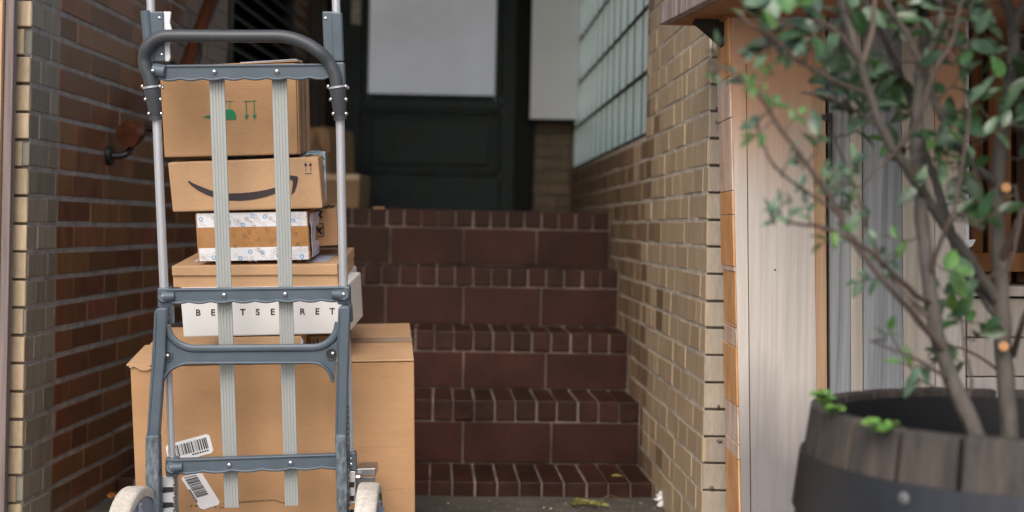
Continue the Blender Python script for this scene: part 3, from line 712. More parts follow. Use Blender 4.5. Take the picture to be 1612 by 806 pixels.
# kraft box under the white one
OS = OB + .01
b2 = thing('cardboard_box', 'small tan box squeezed between the white lettered box and the largest carton', 'cardboard box', T(410, 573, OS + .1), SG)
pbox('carton', 'card2', [(350, 531), (474, 529), (474, 567), (350, 571)], OS, .2, b2, yaw=.05)
mb = MB(); ppoly(mb, [(474, 530), (478, 538), (474, 545), (479, 553), (475, 562), (472, 560)], OS - .002, .001); mb.build('torn_tape', 'film', b2)
b2b = thing('cardboard_box', 'shaded box with black print lying under the right end of the white lettered box', 'cardboard box', T(500, 570, OS + .15), SG)
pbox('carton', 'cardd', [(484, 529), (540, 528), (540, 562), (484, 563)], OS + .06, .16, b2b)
decal('printing', 'ink', [bar(488, 533, 488, 550, 2.5), bar(494, 534, 494, 552, 1.5), bar(500, 533, 500, 550, 3), bar(508, 533, 508, 548, 1.5), bar(513, 533, 513, 548, 2)], OS + .0595, b2b)

# white lettered box
bl = thing('cardboard_box', 'white carton printed with widely spaced black capital letters under the middle crossbar', 'cardboard box', T(415, 530, OS + .1), SG)
WB = [(283, 453), (545, 450), (549, 525), (289, 531)]
pbox('carton', 'white', WB, OS - .002, .22, bl, yaw=.03, bevel=.003)
cu = bpy.data.curves.new('t', 'FONT'); 
def text_mesh(s, size, px, py, off, mat, parent, name='lettering', bold=.0, ang=0., flip=False):
    cu = bpy.data.curves.new('t', 'FONT'); cu.body = s; cu.size = size; cu.align_x = 'CENTER'; cu.align_y = 'CENTER'; cu.offset = bold; cu.extrude = .0002
    to = bpy.data.objects.new('t', cu); me = bpy.data.meshes.new_from_object(to); bpy.data.objects.remove(to)
    base = Vector(parent['_base']); c = T(px, py, off)
    ra = RT * math.cos(ang) + UPV * math.sin(ang); ua = -RT * math.sin(ang) + UPV * math.cos(ang)
    for v in me.vertices: v.co = c + ra * v.co.x + ua * v.co.y - FW * (v.co.z + .0005) - base
    me.materials.append(MAT[mat]); return me
ms = []; bmx = bmesh.new()
for i, ch in enumerate('BESTSECRET'):
    me = text_mesh(ch, .0185, 312 + 23.45 * i, 492.5 - .18 * i - i * .05, OS - .002, 'bink', bl, bold=.0004, ang=-.045); bmx.from_mesh(me)
me = bpy.data.meshes.new('lettering'); bmx.to_mesh(me); bmx.free(); me.materials.append(MAT['bink'])
o = bpy.data.objects.new('lettering', me); C.objects.link(o); o.parent = bl

# white parcel with a label, seen beyond the right upright
wpz = thing('parcel', 'white padded parcel poking out to the right beyond the right upright', 'parcel', T(556, 510, OS + .1), SG)
mb = MB(); q = [T(545, 424, .30), T(561, 418, .44), T(566, 486, .44), T(550, 512, .30)]
mb.hexa(q + [p + RT * -.014 + FW * .01 for p in q]); mb.build('padded_envelope', 'whitep', wpz, bevel=.004)
mb = MB(); dn = (q[1] - q[0]).cross(q[3] - q[0]).normalized(); dn = dn if dn.x > 0 else -dn
def uvq(u, v): return lerp(lerp(q[0], q[1], u), lerp(q[3], q[2], u), v) + dn * .001
mb.prism([uvq(.25, .12), uvq(.8, .08), uvq(.8, .75), uvq(.25, .88)], dn * .0006); lb = mb.build('shipping_label', 'film', wpz)
mb = MB(); mb.prism([uvq(.45, .22) + dn * .001, uvq(.65, .2) + dn * .001, uvq(.65, .62) + dn * .001, uvq(.45, .66) + dn * .001], dn * .0006); mb.build('printing', 'bink', lb)

# flat tan box (lid over base)
b4 = thing('cardboard_box', 'flat tan carton with an overlapping lid just above the middle crossbar', 'cardboard box', T(400, 452, OS + .1), SG)
pbox('carton', 'card2', [(272, 432), (531, 430), (533, 450), (273, 453)], OS + .002, .30, b4)
pbox('lid', 'card2', [(270, 419), (531, 416), (532, 433), (271, 434.5)], OS - .003, .31, b4, yaw=.0)
mb = MB(); A4, B4 = T(270, 419, OS - .003), T(531, 416, OS - .003)
def topq(a, b, s0, s1, t0, t1, dep, h=.0012): return [lerp(a, b, s) + FW * (dep * t) + UPV * h for (s, t) in ((s0, t0), (s1, t0), (s1, t1), (s0, t1))]
mb.prism(topq(A4, B4, .09, .21, .22, .5, .31), UPV * .0004); lb = mb.build('paper_label', 'whitep', b4)
mb = MB(); mb.prism(topq(A4, B4, .12, .17, .3, .42, .31, .0021), UPV * .0003); mb.build('printing', 'bink', lb)
mb = MB(); mb.prism(topq(A4, B4, .80, .93, .12, .55, .31), UPV * .0004); mb.build('paper_label', 'film', b4)

# box wrapped in patterned tape
b5 = thing('cardboard_box', 'small carton banded with white printed paper and brown tape, blue rings on it', 'cardboard box', T(400, 411, OS + .1), SG)
c5 = [(307, 336), (484, 333), (488, 409), (312, 412)]
pbox('carton', 'card3', c5, OS + .004, .16, b5, yaw=.0, bevel=.003)
def lerp2(a, b, t): return (a[0] + (b[0] - a[0]) * t, a[1] + (b[1] - a[1]) * t)
def q5(u, v): return lerp2(lerp2(c5[0], c5[1], u), lerp2(c5[3], c5[2], u), v)
mb = MB()
for (v0, v1) in ((.0, .295), (.72, .99)): ppoly(mb, [q5(.015, v0), q5(.99, v0), q5(.99, v1), q5(.015, v1)], OS + .0035, .0006)
mb.build('white_band', 'whitep', b5)
mb = MB(); ppoly(mb, [q5(.22, .295), q5(.995, .295), q5(.995, .72), q5(.22, .72)], OS + .0035, .0005); mb.build('printed_tape', 'ptape', b5)
mb = MB(); ppoly(mb, [q5(.01, .30), q5(.22, .295), q5(.22, .72), q5(.01, .725)], OS + .0035, .0006)
mb.build('brown_tape', 'tape', b5)
mb = MB()
for (u, v) in ((.05, .12), (.51, .07), (.62, .09), (.87, .18), (.42, .25), (.14, .92), (.47, .81), (.58, .83), (.72, .9), (.3, .2), (.93, .98 - .05), (.38, .94)): ring(mb, *q5(u, v), 3.3, 1.1, OS + .0028)
mb.build('ring_print', 'blink', b5)
r5 = random.Random(9); mb = MB(); mg = MB()
for k in range(60):
    u, v = r5.uniform(.02, .98), r5.choice((r5.uniform(.04, .25), r5.uniform(.76, .95)))
    ring(mb, *q5(u, v), 2.8, .55, OS + .0028)
    x, y = q5(u, v); ppoly(mb, bar(x + 3, y + 2.5, x + 8, y + 6, .7), OS + .0028, .0005)
mb.build('faint_ring_print', 'grink', b5)
for (u, v) in ((.33, .47), (.43, .49), (.56, .56), (.67, .6), (.63, .35), (.88, .46), (.9, .67), (.52, .3), (.34, .69), (.28, .35), (.78, .4), (.47, .4), (.26, .58)): ring(mg, *q5(u, v), 3.1, .8, OS + .003)
for k in range(22):
    u, v = r5.uniform(.24, .97), r5.uniform(.33, .68); x, y = q5(u, v); ppoly(mg, bar(x, y, x + 6, y + 4, .5), OS + .003, .0004)
mg.build('tape_print', 'brink', b5)
mb = MB(); a = T(485, 336, OS + .01); b = T(501, 332, OS + .14); c_ = T(500, 398, OS + .14); d_ = T(489, 405, OS + .01)
def uv4(u, v): return lerp(lerp(a, b, u), lerp(d_, c_, u), v) + RT * (.004 + .003 * noise.noise(Vector((u * 4, v * 4, 2))))
for j in range(6):
    for i in range(4):
        if j in (2, 3) and i > 1: continue
        q = [uv4(i / 4, j / 6), uv4((i + 1) / 4, j / 6), uv4((i + 1) / 4, (j + 1) / 6), uv4(i / 4, (j + 1) / 6)]; mb.prism(q, RT * .0006)
mb.build('plastic_wrap', 'film', b5)

# printed box behind it
b5b = thing('cardboard_box', 'kraft box with black letters and a framed mark, half hidden behind the ringed box', 'cardboard box', T(510, 387, OS + .2), SG)
c6 = [(470, 331), (530, 329), (532, 386), (472, 389)]
pbox('carton', 'card3', c6, OS + .12, .14, b5b, yaw=.0)
decal('framed_mark', 'bink', [bar(489, 353, 509, 352, 1.2), bar(509, 352, 510, 372, 1.2), bar(489, 373, 510, 372, 1.2), bar(498, 357, 507, 369, 3.2), bar(508, 357, 501, 366, 2.6), bar(498, 363, 507, 358, 2)], OS + .1195, b5b)
decal('lettering', 'bink', [bar(497, 331, 507, 343, 3.2), bar(507, 333, 499, 343, 3), bar(494, 337, 502, 340, 2.6), bar(496, 331, 508, 333, 1.6)], OS + .1195, b5b)
mb = MB(); A6, B6 = T(470, 331, OS + .12), T(530, 329, OS + .12)
for s_ in (.35, .48, .62, .75): mb.prism(topq(A6, B6, s_, s_ + .07, .25, .75, .14, .0012), UPV * .0003)
mb.build('top_print', 'ink', b5b)

# box with the curved arrow
b6 = thing('cardboard_box', 'tan carton with a dark curved arrow mark and two small up arrows', 'cardboard box', T(390, 333, OS + .1), SG)
c7 = [(264, 256), (501, 247), (508, 328), (272, 334)]
pbox('carton', 'card2', c7, OS - .006, .115, b6, yaw=-.06, bevel=.0035)
up_ = [(297, 284), (303, 288), (315, 293), (330, 299), (345, 303), (360, 304.5), (380, 304), (400, 302), (418, 299), (434, 295), (448, 289), (456, 285)]
lo_ = [(296, 286.5), (301, 292), (312, 300), (326, 307), (342, 312.5), (358, 315.5), (380, 316), (400, 314), (418, 310), (434, 304.5), (446, 298), (455, 290.5)]
mb = MB()
for i in range(len(up_) - 1): ppoly(mb, [up_[i], up_[i + 1], lo_[i + 1], lo_[i]], OS - .0066, .0005)
ppoly(mb, [(449, 279.5), (457, 276), (468.5, 277.5), (469.5, 282), (461, 284.5), (455, 282)], OS - .0066, .0005)
ppoly(mb, [(469.5, 281.5), (467, 293), (463.5, 302), (458.5, 307.5), (460, 298), (461, 290), (461, 284)], OS - .0066, .0005)
mb.build('curved_arrow_mark', 'ink', b6)
decal('up_arrows', 'ink', [bar(481, 258, 482, 270, .9), bar(488.5, 258, 489.5, 270, .9), bar(479.5, 273.5, 491.5, 273, 1), [(478.5, 261), (481, 255.5), (483.8, 260.5)], [(486, 261), (488.6, 255.3), (491.3, 260.4)]], OS - .0064, b6)
mb = MB(); A7, B7 = T(264, 256, OS - .006), T(501, 247, OS - .006)
mb.prism(topq(A7, B7, .80, .85, .25, .95, .115, .0012), UPV * .0003); mb.prism(topq(A7, B7, .895, .92, .25, .95, .115, .0012), UPV * .0003); mb.build('top_print', 'ink', b6)

# blue parcel behind
b7 = thing('parcel', 'light blue and teal printed parcel peeping out behind the curved arrow box', 'parcel', T(480, 330, OS + .2), SG)
c8 = [(330, 243), (512, 240), (514, 318), (336, 324)]
pbox('carton', 'blue', c8, OS + .125, .07, b7, yaw=-.12)
mb = MB(); ppoly(mb, [(440, 243), (511, 241), (513, 317), (440, 320)], OS + .1245, .0005); fb = mb.build('blue_cover', 'blue', b7)
mb = MB()
A8, B8 = T(330, 243, OS + .125), T(512, 240, OS + .125); mb.prism(topq(A8, B8, .6, .93, .1, .8, .07, .0012), UPV * .0004)
mb.build('blue_flap', 'blue', b7)
decal('teal_print', 'teal', [[(507, 258), (511, 262), (510, 282), (506, 290), (508, 275)], [(506, 295), (511, 292), (512, 310), (508, 312)], bar(507, 246, 511, 252, 2)], OS + .1235, b7)

# top box with green marks
b8 = thing('cardboard_box', 'topmost kraft carton on the truck with green umbrella and double arrow marks', 'cardboard box', T(360, 246, OS + .1), SG)
c9 = [(251, 103), (466, 99), (469, 243), (259, 248)]
pbox('carton', 'card', c9, OS, .19, b8, yaw=-.045, bevel=.003)
mb = MB(); e9 = FW * .19 + RT * -.045 * .19; TR9, BR9 = T(466, 99, OS), T(469, 243, OS)
for (t0, t1, m_, o_) in ((.02, .22, 0, .002), (.25, .36, 1, .004), (.40, .56, 0, .003), (.60, .66, 1, .006), (.70, .97, 0, .007)):
    q = [TR9 + e9 * t0, TR9 + e9 * t1, BR9 + e9 * t1, BR9 + e9 * t0]; q = [p + RT * .0008 for p in q]; mb.prism(q, RT * o_, m_)
mb.build('side_flaps', ['card', 'flap'], b8)
mb = MB()
q = [TR9 - RT * .23 + UPV * .002, TR9 + RT * .004 + UPV * .003, TR9 + RT * .004 + e9 * .9 - UPV * .004, TR9 - RT * .23 + e9 * .9 - UPV * .006]; mb.prism(q, UPV * .002)
mb.build('top_flap', 'card2', b8)
mb = MB(); q = [TR9 - RT * .115 + UPV * .0045, TR9 + RT * .002 + UPV * .0065, TR9 + RT * .004 + e9 * .5 + UPV * .004, TR9 - RT * .1 + e9 * .5 + UPV * .001]; mb.prism(q, UPV * .0015)
mb.build('loose_paper', 'film', b8)
dome = [(372, 188), (371.5, 181), (369.5, 176), (366, 173), (361, 171.5), (356, 173), (350, 176), (340, 178), (331, 181), (319, 184), (331, 186.5), (345, 188.5)]
mk = [dome, bar(362, 159.5, 362, 172, .8), bar(354, 159.8, 368, 159.3, .9), bar(383, 159.2, 404, 158.7, 1.0)]
for x in (387.5, 400): mk += [bar(x, 159, x + .8, 182, 1.6), [(x - 3, 181.5), (x + 4.4, 181.2), (x + .9, 188.5)]]
decal('green_marks', 'gink', mk, OS - .0005, b8)

# ------------------------------------------------------------------ the hand truck
ht = thing('hand_truck', 'folding hand truck of grey plastic and aluminium tube loaded with parcels', 'hand truck', T(405, 905, -.02))
def tubepx(mb, pts, r, off=0., seg=14, **k): mb.tube([T(x, y, off) if not isinstance(p, Vector) else p for p in pts for (x, y) in (p,)], r, seg, **k)
for pts in ([(235, -60), (238, 20), (240, 60)], [(527, -60), (529.5, 20), (530.5, 60)]):
    mb = MB(); tubepx(mb, pts, .0082); mb.build('upper_tube', 'alu', ht)
for pts in ([(243, 150), (247, 188), (252.5, 320), (258.5, 458)], [(533.5, 150), (535.5, 188), (538, 320), (541, 458)]):
    mb = MB(); tubepx(mb, pts, .0088); mb.build('middle_tube', 'alu', ht)
for pts in ([(260, 470), (266, 590), (271.5, 730)], [(543, 470), (549, 590), (552.5, 725)]):
    mb = MB(); tubepx(mb, pts, .0072, off=.006); mb.build('lower_tube', 'alu', ht)
# sleeves at the top
def plate(mb, loop, off, th, mi=0): mb.prism([T(x, y, off) for (x, y) in loop], FW * th, mi)
mb = MB(); plate(mb, [(226, 18), (257, 18), (259, 97), (232, 97)], -.009, .02)
o = mb.build('tube_bracket', 'plastic', ht, bevel=.0025); mb = MB()
for (x, y) in ((251, 28.5), (254.5, 86)): mb.dome(T(x, y, -.009), .0035, -FW, .5)
build_each(mb, 'screw', 'chrome', o)
mb = MB(); tubepx(mb, [(229.5, 17), (237, 97)], .0105, off=-.004); tubepx(mb, [(236, 96), (241, 150)], .0115, off=0); mb.build('tube_sleeve', 'plastic', ht)
mb = MB(); plate(mb, [(507, 18), (526, 18), (527, 92), (510, 97)], -.009, .014); o = mb.build('tube_bracket', 'plastic', ht, bevel=.0025)
mb = MB(); mb.dome(T(512.5, 29, -.009), .0035, -FW, .5); build_each(mb, 'screw', 'chrome', o)
mb = MB(); plate(mb, [(521, 19), (537.5, 19), (540.5, 97), (524, 97)], -.012, .02); plate(mb, [(524, 97.8), (541.5, 97.8), (543, 136), (527, 136)], -.011, .02); mb.build('tube_sleeve', 'plastic', ht, bevel=.003)
mb = MB(); plate(mb, [(257.5, 18), (269, 18.5), (267, 36), (270.5, 48), (266, 70), (268, 90), (266, 96.5), (259, 96.5)], -.004, .008); mb.build('reflector_strip', 'whitep', ht, bevel=.001)
# handle loop
hp = [(239, 139), (235, 122), (229.5, 108), (227.5, 92), (231, 76), (241, 64), (256, 57.5), (276, 56.5), (300, 56.5), (360, 57), (420, 57), (445, 57.5), (466, 62), (486, 70.5), (504, 83), (517, 97), (525, 112), (529, 126), (530, 139)]
mb = MB(); mb.tube(smooth([T(x, y, -.022 if 3 < i < len(hp) - 4 else -.016) for i, (x, y) in enumerate(hp)], 4), .0126, 16); mb.build('handle_loop', 'handle', ht)
for sgn, (ax, ay, bx, by) in ((-1, (238, 134, 245.5, 186)), (1, (530.5, 134, 535.5, 186))):
    mb = MB(); mb.tube([T(ax, ay, -.012), T((ax + bx) / 2, (ay + by) / 2 - 6, -.011), T(bx, by, -.006)], [.0165, .0155, .0115], 16, flat=1.0)
    mb.tube([T(bx - .4, by - 3, -.006), T(bx + .4, by + 3, -.006)], .0128, 16); sl = mb.build('handle_socket', 'handle', ht)
    mb = MB(); mb.tube([T(ax, ay + 1.5, -.013), T(ax + .5, ay + 4.5, -.013)], .0172, 18, cap=False); mb.build('wire_clip', 'alu', sl)
    mb = MB()
    for k, (yy, dx) in enumerate(((136, 15), (156.5, 13), (179, 11))):
        t = (yy - ay) / (by - ay); xc = ax + (bx - ax) * t
        for s in (-1, 1):
            c = T(xc + s * dx, yy, -.016); mb.dome(c - RT * s * .001, .0042, RT * s - FW * .5, .8)
    mb.dome(T(ax + 18.5 if sgn < 0 else ax + 17, 138, -.006), .004, RT - FW * .6, .8)
    build_each(mb, 'rivet', 'chrome', sl)
# crossbars with a scalloped lower edge
def crossbar(x0, y0, x1, y1, h, waves, screws, boss=True, off=-.012):
    n = 90; top = []; bot = []; rim = []
    ux = Vector((x1 - x0, y1 - y0)); L = ux.length; ux /= L; ny = Vector((-ux.y, ux.x))
    for i in range(n + 1):
        t = i / n; p = Vector((x0, y0)) + ux * (L * t)
        a = p - ny * (h * .5); b = p + ny * (h * .5 - 2.2 + 2.9 * abs(math.sin(math.pi * t * waves)) * (1 if .03 < t < .97 else .3))
        top.append((a.x, a.y)); bot.append((b.x, b.y))
    loop = top + bot[::-1]
    mb = MB(); mb.strip([T(*p, off) for p in top], [T(*p, off) for p in bot], FW * .016)
    mb.v  # body
    mb.strip([T(p[0], p[1] - .4, off - .0025) for p in top], [T(p[0], p[1] + 3.6, off - .0012) for p in top], FW * .006)
    o = mb.build('crossbar', 'plastic', ht, merge=False)
    mb = MB(); mb.tube([T(*p, off + .0012) for p in bot], .0028, 8); mb.tube([T(p[0], p[1] + .8, off - .0005) for p in top], .0026, 8); mb.build('rim', 'plastic', o)
    mb = MB()
    for (sx, sy) in screws: mb.dome(T(sx, sy, off - .0008), .0058, -FW, .8)
    build_each(mb, 'screw', 'chrome', o); return o
crossbar(250, 114.5, 521, 112, 22, 8.0, [(337.5, 113), (436, 112.5)])
crossbar(262, 466, 541, 462.5, 21, 8.0, [(353, 464.5), (449, 463)])
crossbar(272, 734.5, 552, 725, 21, 6.0, [(361, 732), (457.5, 728.5)])
def joint(x, y, s, rows_, tall=(12, 14)):
    mb = MB(); plate(mb, [(x - 10, y - tall[0]), (x + 10, y - tall[0]), (x + 10.5, y + tall[1]), (x - 9.5, y + tall[1])], -.011, .024); o = mb.build('tube_joint', 'plastic', ht, bevel=.003)
    mb = MB(); mb.tube([T(x, y, -.008), T(x, y, -.022)], [.0125, .0105], 18); mb.tube([T(x, y, -.016), T(x + s * 17, y - 1, -.014)], [.0112, .0085], 14); mb.build('pivot_boss', 'plastic', o)
    mb = MB(); mb.dome(T(x, y, -.0222), .0050, -FW, .5); build_each(mb, 'screw', 'chrome', o)
joint(257.5, 467, 1, 0, (14, 18)); joint(540.5, 464, -1, 0, (13, 16)); joint(270, 736, 1, 0, (14, 15))
mb = MB(); mb.tube([T(244, 111, -.006), T(262, 113, -.012)], [.0150, .0128], 16); mb.build('pivot_boss', 'plastic', ht)
mb = MB(); mb.dome(T(240.5, 111.5, -.026), .004, -FW, .6); mb.dome(T(519, 112, -.018), .0045, -RT - FW * .3, .6); build_each(mb, 'screw', 'chrome', ht)
mb = MB(); plate(mb, [(547, 712), (560, 712), (561, 742), (549, 742)], -.009, .022); o = mb.build('tube_joint', 'plastic', ht, bevel=.003)
mb = MB(); mb.dome(T(552.5, 731, -.009), .004, -FW, .5); mb.dome(T(552, 722, -.009), .003, -FW, .5); build_each(mb, 'screw', 'chrome', o)
# lower sleeves between joint and folding leg
mb = MB(); plate(mb, [(259, 482), (271, 482), (272, 511), (260, 511)], -.008, .02); mb.build('leg_hinge', 'plastic', ht, bevel=.003)
mb = MB(); plate(mb, [(541, 478), (553, 478), (555, 508), (544, 508)], -.008, .02); mb.build('leg_hinge', 'plastic', ht, bevel=.003)
mb = MB(); mb.dome(T(263.5, 500, -.008), .0045, -FW, .7); mb.dome(T(548.5, 495.5, -.008), .0045, -FW, .7); build_each(mb, 'screw', 'chrome', ht)
# folding leg frame
def leg(outl, worn, x_in):
    mb = MB(); plate(mb, outl, -.034, .022); o = mb.build('folding_leg', 'plastic_leg' if False else 'plastic', ht, bevel=.003)
    mb = MB(); plate(mb, worn, -.038, .027); mb.build('leg_sleeve', 'plastic_worn', o, bevel=.0035)
leg([(242.5, 492), (246, 486), (252, 484.5), (262, 485.5), (260, 560), (256, 600), (249.5, 690), (229.5, 690), (231, 680), (236, 600), (240, 540)],
    [(228.5, 686), (249.5, 686), (250.5, 740), (251.5, 830), (229.5, 830), (228.5, 740)], 0)
leg([(532, 486), (536, 482.5), (548, 482.5), (551, 487), (548.5, 560), (547, 600), (545, 690), (528, 690), (527.5, 680), (529, 600), (531, 540)],
    [(527, 685), (544.5, 685), (546, 740), (547.5, 830), (531, 830), (528, 740)], 0)
mb = MB()
for (x0, y0, x1, y1) in ((251, 690, 254, 830), (546.5, 640, 549, 830)):
    for k in range(22):
        t = k / 22; mb.box(T(x0 + (x1 - x0) * t + 1, y0 + (y1 - y0) * t, -.016), .0022, .004, .0022, RT, FW, UPV)
build_each(mb, 'locking_tooth', 'plastic', ht)
# highlight groove on the legs
mb = MB(); mb.tube([T(246, 492, -.0345), T(243, 560, -.0345), T(233.5, 684, -.0345)], .0016, 6); mb.tube([T(534, 492, -.0345), T(532, 560, -.0345), T(530, 680, -.0345)], .0016, 6); build_each(mb, 'leg_rib', 'plastic', ht)
# H brace
def arc(cx, cy, rx_, ry_, a0, a1, n=12): return [(cx + rx_ * math.cos(math.radians(lerp(a0, a1, k / n))), cy + ry_ * math.sin(math.radians(lerp(a0, a1, k / n)))) for k in range(n + 1)]
topc = [(263, 514)] + arc(308, 511, 44, 36, 175, 90) + arc(492, 507.5, 40, 38, 90, 5) + [(533, 506)]
botc = [(252, 606)] + arc(300, 611, 45, 38, 188, 270) + arc(492, 609, 32, 37, 270, 350) + [(526.5, 602)]
def resamp(pl, n):
    P_ = [Vector(p) for p in pl]; d = [0]
    for i in range(1, len(P_)): d.append(d[-1] + (P_[i] - P_[i - 1]).length)
    out = []; j = 0
    for k in range(n + 1):
        t = d[-1] * k / n
        while j < len(P_) - 2 and d[j + 1] < t: j += 1
        out.append(P_[j].lerp(P_[j + 1], (t - d[j]) / max(1e-6, d[j + 1] - d[j])))
    return out
ta, ba = resamp(topc, 60), resamp(botc, 60)
mb = MB(); mb.strip([T(p.x, p.y, -.020) for p in ta], [T(p.x, p.y, -.020) for p in ba], FW * .006)
hb = mb.build('leg_brace', 'plastic', ht)
mb = MB(); mb.tube([T(p.x, p.y + 1.5, -.022) for p in ta], .0034, 8, flat=2.2); mb.tube([T(p.x, p.y - 1.5, -.022) for p in ba], .0034, 8, flat=2.2); mb.build('brace_rim', 'plastic', hb)
for (x, y) in ((262, 560), (522, 556.5)):
    mb = MB(); c = T(x, y, -.0205); mb.tube([c, c - FW * .0035], .0125, 20); mb.tube([c - FW * .001, c - FW * .0045], .0105, 20, mi=1)
    mb.dome(T(x + 2, y, -.0245), .0046, -FW, .7, mi=2); mb.build('axle_eyelet', ['plastic', 'spost', 'chrome'], hb)
# ribbed slats
def slat(x0, y0, x1, y1, w0, w1):
    n = 18; prof = []; 
    for k in range(5):
        a = k / 5; prof += [(a + .012, .0004), (a + .03, -.0007), (a + .170, -.0007), (a + .188, .0004)]
    prof = [(0, .0005)] + prof + [(1, .0005)]
    mb = MB(); rows_ = []
    for j in range(3):
        t = j / 2; xc, yc, ww = x0 + (x1 - x0) * t, y0 + (y1 - y0) * t, w0 + (w1 - w0) * t
        rows_.append([T(xc - ww / 2 + ww * u_, yc, .012 + o_) for (u_, o_) in prof])
    m_ = len(prof); vs = []
    for r_ in rows_: vs += r_
    mb.add(vs, [(j * m_ + i, j * m_ + i + 1, (j + 1) * m_ + i + 1, (j + 1) * m_ + i) for j in range(2) for i in range(m_ - 1)])
    a, b, c, d = rows_[0][0], rows_[0][-1], rows_[-1][-1], rows_[-1][0]
    mb.hexa([a + FW * .0003, b + FW * .0003, c + FW * .0003, d + FW * .0003, a + FW * .003, b + FW * .003, c + FW * .003, d + FW * .003])
    return mb.build('ribbed_slat', 'slat', ht)
slat(341, 117, 365, 799, 24, 22.5); slat(439.5, 117, 459.5, 796, 24, 21.5)
# bright side channels below, axle plates, toe plate
for (lp, wn) in (([(256, 750), (275, 750), (277, 840), (250, 840)], 1), ([(549, 742), (559, 742), (559, 792), (550, 792)], 0)):
    mb = MB(); plate(mb, lp, -.006, .012); o = mb.build('side_channel', 'zinc', ht, bevel=.001)
    mb = MB(); (xa, ya), (xb, _), _, _ = lp
    for k in range(3):
        y = ya + 17 + k * 24 * (1 if wn else .9)
        plate(mb, [(xa + 1, y), (xb - 1, y), (xb - 1.5, y + (7 if wn else 8)), (xa, y + (9 if wn else 8))], -.0075, .002)
    mb.build('reflection_band', 'spost', o)  # pale plate and dark bands put the channel's reflections into colour
mb = MB(); 
for k in range(16): mb.box(T(275 + (k % 2), 752 + k * 5, -.004), .002, .006, .0022, RT, FW, UPV)
plate(mb, [(272, 750), (279, 750), (281, 840), (276, 840)], -.002, .01); mb.build('toothed_edge', 'steel', ht)
mb = MB(); plate(mb, [(560, 738), (591, 737), (592, 749), (561, 750)], .0, .05); plate(mb, [(559, 751), (590, 751), (590, 860), (557, 860)], .012, .004); mb.build('axle_plate', 'steel', ht, bevel=.0015)
mb = MB(); plate(mb, [(229, 748), (250, 747), (250, 760), (229, 760)], .0, .03); mb.build('axle_plate', 'steel', ht, bevel=.001)
mb = MB(); mb.tube([T(561, 751, -.012), T(567, 751, -.012)], .005, 10); mb.build('bolt', 'chrome', ht)
ta_, tb_ = T(232, 915, .03), T(585, 900, .03)
mb = MB(); q = [ta_, tb_, tb_ + FW * .26, ta_ + FW * .26]; mb.hexa([p + UPV * .004 for p in q] + q); mb.build('toe_plate', 'steel', ht, bevel=.002)
# wheels
def wheel(c, ax, r, wd):
    mb = MB(); ax = ax.normalized(); a = ax.cross(Vector((0, 0, 1))).normalized(); b = ax.cross(a); prof = [(-.5, .82), (-.5, .945), (-.45, .98), (-.36, .996), (0, 1), (.36, .996), (.45, .98), (.5, .945), (.5, .82)]
    n = 56; vs = []; fs = []
    for k in range(n):
        t = 2 * math.pi * k / n; dr_ = a * math.cos(t) + b * math.sin(t)
        for (o_, rr) in prof: vs.append(c + ax * o_ * wd + dr_ * rr * r)
    m_ = len(prof)
    for k in range(n):
        for i in range(m_ - 1): fs.append((k * m_ + i, k * m_ + i + 1, ((k + 1) % n) * m_ + i + 1, ((k + 1) % n) * m_ + i))
    mb.add(vs, fs, 0, True); o = mb.build('wheel', 'rubber', ht)
    mb = MB(); mb.tube([c - ax * wd * .44, c + ax * wd * .44], r * .83, 40); mb.tube([c - ax * wd * .7, c + ax * wd * .7], r * .22, 20)
    for k in range(5):
        t = 2 * math.pi * k / 5; dr_ = a * math.cos(t) + b * math.sin(t); mb.tube([c + dr_ * r * .2 + ax * wd * .5, c + dr_ * r * .78 + ax * wd * .5], .006, 6)
    mb.build('hub', 'rim', o)
wheel(Vector((T(583, 850, -.03).x, 2.82, .117)), Vector((1, .02, .0)), .117, .043)
wheel(Vector((T(226, 850, -.03).x, 2.80, .108)), Vector((1, -.10, .04)), .113, .043)

# ------------------------------------------------------------------ parcels on the landing
def lbox(name, label, corners, d, depth, mat, yaw=0, sidepx=None):
    t = thing(name, label, 'cardboard box', P(sum(c[0] for c in corners) / 4, corners[2][1], d + depth / 2), 'boxes left on the landing by the door')
    mb = MB(); q = [P(x, y, d) for (x, y) in corners]; e_ = Vector((yaw * depth, depth, 0)); mb.hexa(q + [p + e_ for p in q]); mb.build('carton', mat, t, bevel=.004)
    return t
zf = 328
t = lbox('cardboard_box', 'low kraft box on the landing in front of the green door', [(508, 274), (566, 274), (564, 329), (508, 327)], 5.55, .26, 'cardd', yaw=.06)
mb = MB(); mb.prism([P(508, 274, 5.545), P(566, 274.5, 5.545), P(566, 284, 5.545), P(508, 284, 5.545)], Vector((0, -.001, 0))); mb.build('packing_tape', 'ctape', t)
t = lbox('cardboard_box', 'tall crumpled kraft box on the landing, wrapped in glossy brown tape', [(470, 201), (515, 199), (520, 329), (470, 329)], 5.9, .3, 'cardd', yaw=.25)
mb = MB()
for (pts) in ([(480, 205), (500, 201), (497, 215), (488, 234), (482, 232)], [(500, 200), (511, 203), (512, 236), (505, 230), (500, 214)], [(513, 205), (518, 206), (519, 240), (514, 240)]):
    mb.prism([P(x, y, 5.893) for (x, y) in pts], Vector((0, -.003, 0)))
mb.build('glossy_tape', 'tape', t)
mb = MB(); mb.box(P(597, 327.5, 5.2) + Vector((0, 0, .0)), .02, .02, .004); tag(mb.build('cardboard_scrap', 'card', bevel=.001), 'tiny tan cardboard scrap on the landing edge beside the low box', 'scrap')

